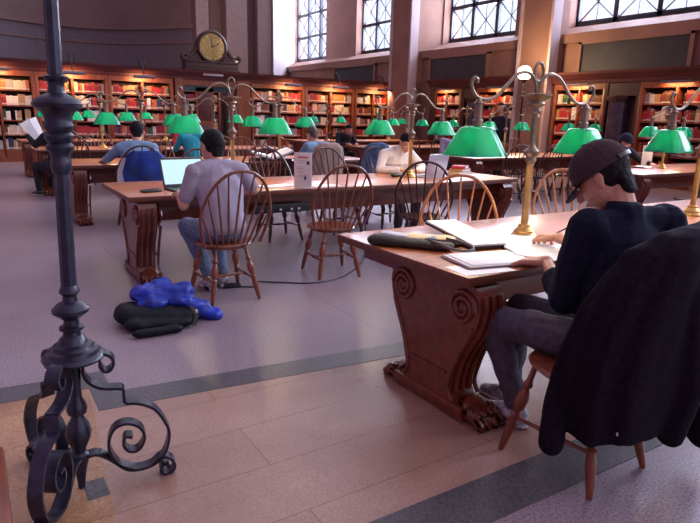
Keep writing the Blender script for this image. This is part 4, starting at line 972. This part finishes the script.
# outlets under the second table
t = empty('power_strip', (2.52, 5.14, .55)); tag(t, 'row of small white sockets under the second table\'s edge', 'power strip')
bm = bmesh.new(); box(bm, -.28, .32, 0, .05, -.03, .055, .004); link('housing', bm, BLACK, t)
for x in (-.20, -.12, -.0, .12, .20): 
    bm = bmesh.new(); box(bm, x - .012, x + .012, -.004, .0, -.010, .010, .002); link('socket', bm, WHITE, t)
# open book held up by reader and props on the third table
t = empty('open_book', (3.92, 8.32, TZ), R(-8)); tag(t, 'large open book in front of the brown haired reader', 'book')
bm = bmesh.new(); prism(bm, [(-.30, .10), (0, .02), (.30, .14), (.30, .165), (0, .05), (-.30, .125)], lambda a, b: V((a, -.17, b)), lambda a, b: V((a, .17, b + .03))); link('pages', bm, PAPER, t, False)
bm = bmesh.new(); prism(bm, [(-.31, .09), (0, .008), (.31, .13), (.31, .138), (0, .018), (-.31, .10)], lambda a, b: V((a, -.18, b)), lambda a, b: V((a, .18, b + .03))); link('cover', bm, BLACK, t, False)
bm = bmesh.new(); box(bm, -.28, .28, -.15, .15, 0, .035, .004); link('book_rest', bm, CASED, t)
for x, y, a, lab in ((2.55, 8.45, 10, 'white pages under the lamp at the third table, left part'), (3.2, 8.5, -5, 'white pages in the middle of the third table'), (2.3, 11.55, 0, 'white pages on the fourth table below its first lamp'),
                     (3.3, 11.5, 8, 'white pages on the fourth table near the teal shirted reader'), (4.0, 12.1, 0, 'white pages in front of the red clothed reader'), (3.3, 14.9, 0, 'white pages on the last table before the bookcases'),
                     (9.15, 5.55, 10, 'white pages by the elbow of the person in the dark knit cap')):
    sheet('paper', lab, x, y, a, .34, .24, TZ + .002, curl=.02)
t = empty('notice_stand', (9.62, 5.75, TZ), R(-36)); tag(t, 'upright white notice behind the lamp of the dark capped person', 'sign')
bm = bmesh.new(); box(bm, -.085, .085, -.004, .004, .004, .34, .001); link('card', bm, WHITE, t)
bm = bmesh.new(); box(bm, -.085, .085, -.04, .04, 0, .006, .001); link('foot', bm, MATS['clear_plastic'], t)
t = empty('newspaper', (1.08, 11.30, .98), R(15)); tag(t, 'white pages held up by the reader at the left end of the fourth table', 'paper')
bm = bmesh.new(); hbox(bm, (-.08, 0, .14), (.17, .012, .36), Matrix.Rotation(R(-28), 4, 'Y')); hbox(bm, (.05, .03, .14), (.13, .012, .34), Matrix.Rotation(R(-20), 4, 'Y') @ Matrix.Rotation(R(20), 4, 'Z')); link('pages', bm, PAPER, t, False)

# ------------------------------------------------------------------ floor things
t = empty('backpack', (.99, 4.0, 0), R(-16)); tag(t, 'black backpack lying flat on the floor under a blue jacket', 'backpack'); t.scale = (.92, .92, .85)
bm = bmesh.new(); hull(bm, (-.20, .06, .09), (.10, .16, .085), (.24, .02, .075), (.10, .15, .07)); hull(bm, (-.12, -.12, .05), (.10, .07, .05), (.20, -.10, .05), (.09, .07, .045))
voxel('body', bm, mat('black_nylon', (.005, .006, .010), .6, spec=.25, var=.4, scale=20), t, .012, 3, .010, 8)
bm = bmesh.new(); hull(bm, (-.10, -.27, .035), (.06, .035, .033), (.14, -.21, .035), (.07, .035, .033)); voxel('side_pocket', bm, MATS['black_nylon'], t, .010, 2, .006, 10)
bm = bmesh.new(); strap(bm, spline([(.26, -.02, .15), (.30, -.10, .10), (.28, -.16, .03)], 5), (1, 0, 0), .03, .006); link('carry_strap', bm, BLACK, t)
bm = bmesh.new(); ball(bm, (.30, -.09, .12), (.012, .006, .02)); link('buckle', bm, SILVER, t)
t = empty('blue_jacket', (1.02, 4.08, 0), R(-16)); tag(t, 'crumpled bright blue jacket heaped on the black backpack', 'jacket'); t.scale = (.90, .90, .84)
bm = bmesh.new(); hull(bm, (-.10, .10, .20), (.10, .12, .08), (.20, .06, .20), (.11, .13, .09)); ball(bm, (-.02, -.02, .16), (.12, .10, .07)); hull(bm, (.20, -.02, .17), (.10, .10, .07), (.34, .0, .09), (.08, .08, .07)); hull(bm, (.34, 0, .07), (.08, .08, .065), (.46, -.05, .05), (.05, .06, .05)); hull(bm, (.03, .18, .24), .07, (.08, .20, .27), .05)
voxel('cloth', bm, mat('bright_blue_nylon', (.008, .030, .36), .5, var=.35, scale=7), t, .010, 2, .030, 8)
t = empty('cord', (0, 0, 0)); tag(t, 'thin black power cord and plug trailing across the floor by the empty chair', 'cord')
bm = bmesh.new(); tube(bm, spline([(1.83, 4.60, .006), (1.98, 4.52, .006), (2.03, 4.66, .006), (2.2, 4.56, .006), (2.45, 4.40, .006), (2.75, 4.42, .006), (3.1, 4.66, .006), (3.42, 5.0, .006), (3.6, 5.25, .05), (3.7, 5.4, .3), (3.7, 5.4, .6)], 6), .006, 6); link('cable', bm, BLACK, t)
bm = bmesh.new(); hbox(bm, (0, 0, 0), (.14, .06, .035), Matrix.Translation((1.80, 4.61, .018)) @ Matrix.Rotation(R(-15), 4, 'Z'), .006); c = link('plug', bm, BLACK, t)
bm = bmesh.new(); hbox(bm, (0, 0, 0), (.03, .04, .02), Matrix.Translation((1.72, 4.645, .02)) @ Matrix.Rotation(R(-15), 4, 'Z')); link('pins', bm, SILVER, c)
t = empty('water_bottle', (4.57, 6.66, 0)); tag(t, 'small dark blue bottle standing on the floor beyond the second table', 'bottle')
bm = bmesh.new(); lathe(bm, [(.034, 0), (.036, .01), (.036, .16), (.03, .19), (.014, .215), (.014, .235)], seg=16); link('body', bm, mat('blue_bottle', (.02, .03, .35), .2), t)
bm = bmesh.new(); lathe(bm, [(.017, .23), (.017, .265), (.01, .27)], seg=12); link('cap', bm, BLACK, t)
# ------------------------------------------------------------------ light
w = bpy.data.worlds.new('sky'); scn.world = w; w.use_nodes = True
bg = w.node_tree.nodes['Background']; wt = w.node_tree
tc = wt.nodes.new('ShaderNodeTexCoord'); sx = wt.nodes.new('ShaderNodeSeparateXYZ'); rp = wt.nodes.new('ShaderNodeValToRGB')
wt.links.new(tc.outputs['Generated'], sx.inputs[0]); mr = wt.nodes.new('ShaderNodeMapRange'); mr.inputs[1].default_value = -1; wt.links.new(sx.outputs['X'], mr.inputs[0]); wt.links.new(mr.outputs[0], rp.inputs[0])
e = rp.color_ramp.elements; e[0].position = .35; e[0].color = (.30, .19, .30, 1); e[1].position = .78; e[1].color = (1.0, 1.0, 1.22, 1)
wt.links.new(rp.outputs[0], bg.inputs[0]); bg.inputs[1].default_value = 1.0
for nme, a, b in wins:
    l = light('daylight', 'AREA', (15.9, (a + b) / 2, 7.3), 1500, (.80, .80, 1.0), None, 3.1); l.data.shape = 'RECTANGLE'; l.data.size_y = 6.2
    l.rotation_euler = Euler((R(90), 0, R(90)), 'XYZ')
vs = scn.view_settings; vs.view_transform = 'Standard'; vs.look = 'None'; vs.gamma = 1; vs.exposure = .28; vs.use_curve_mapping = False
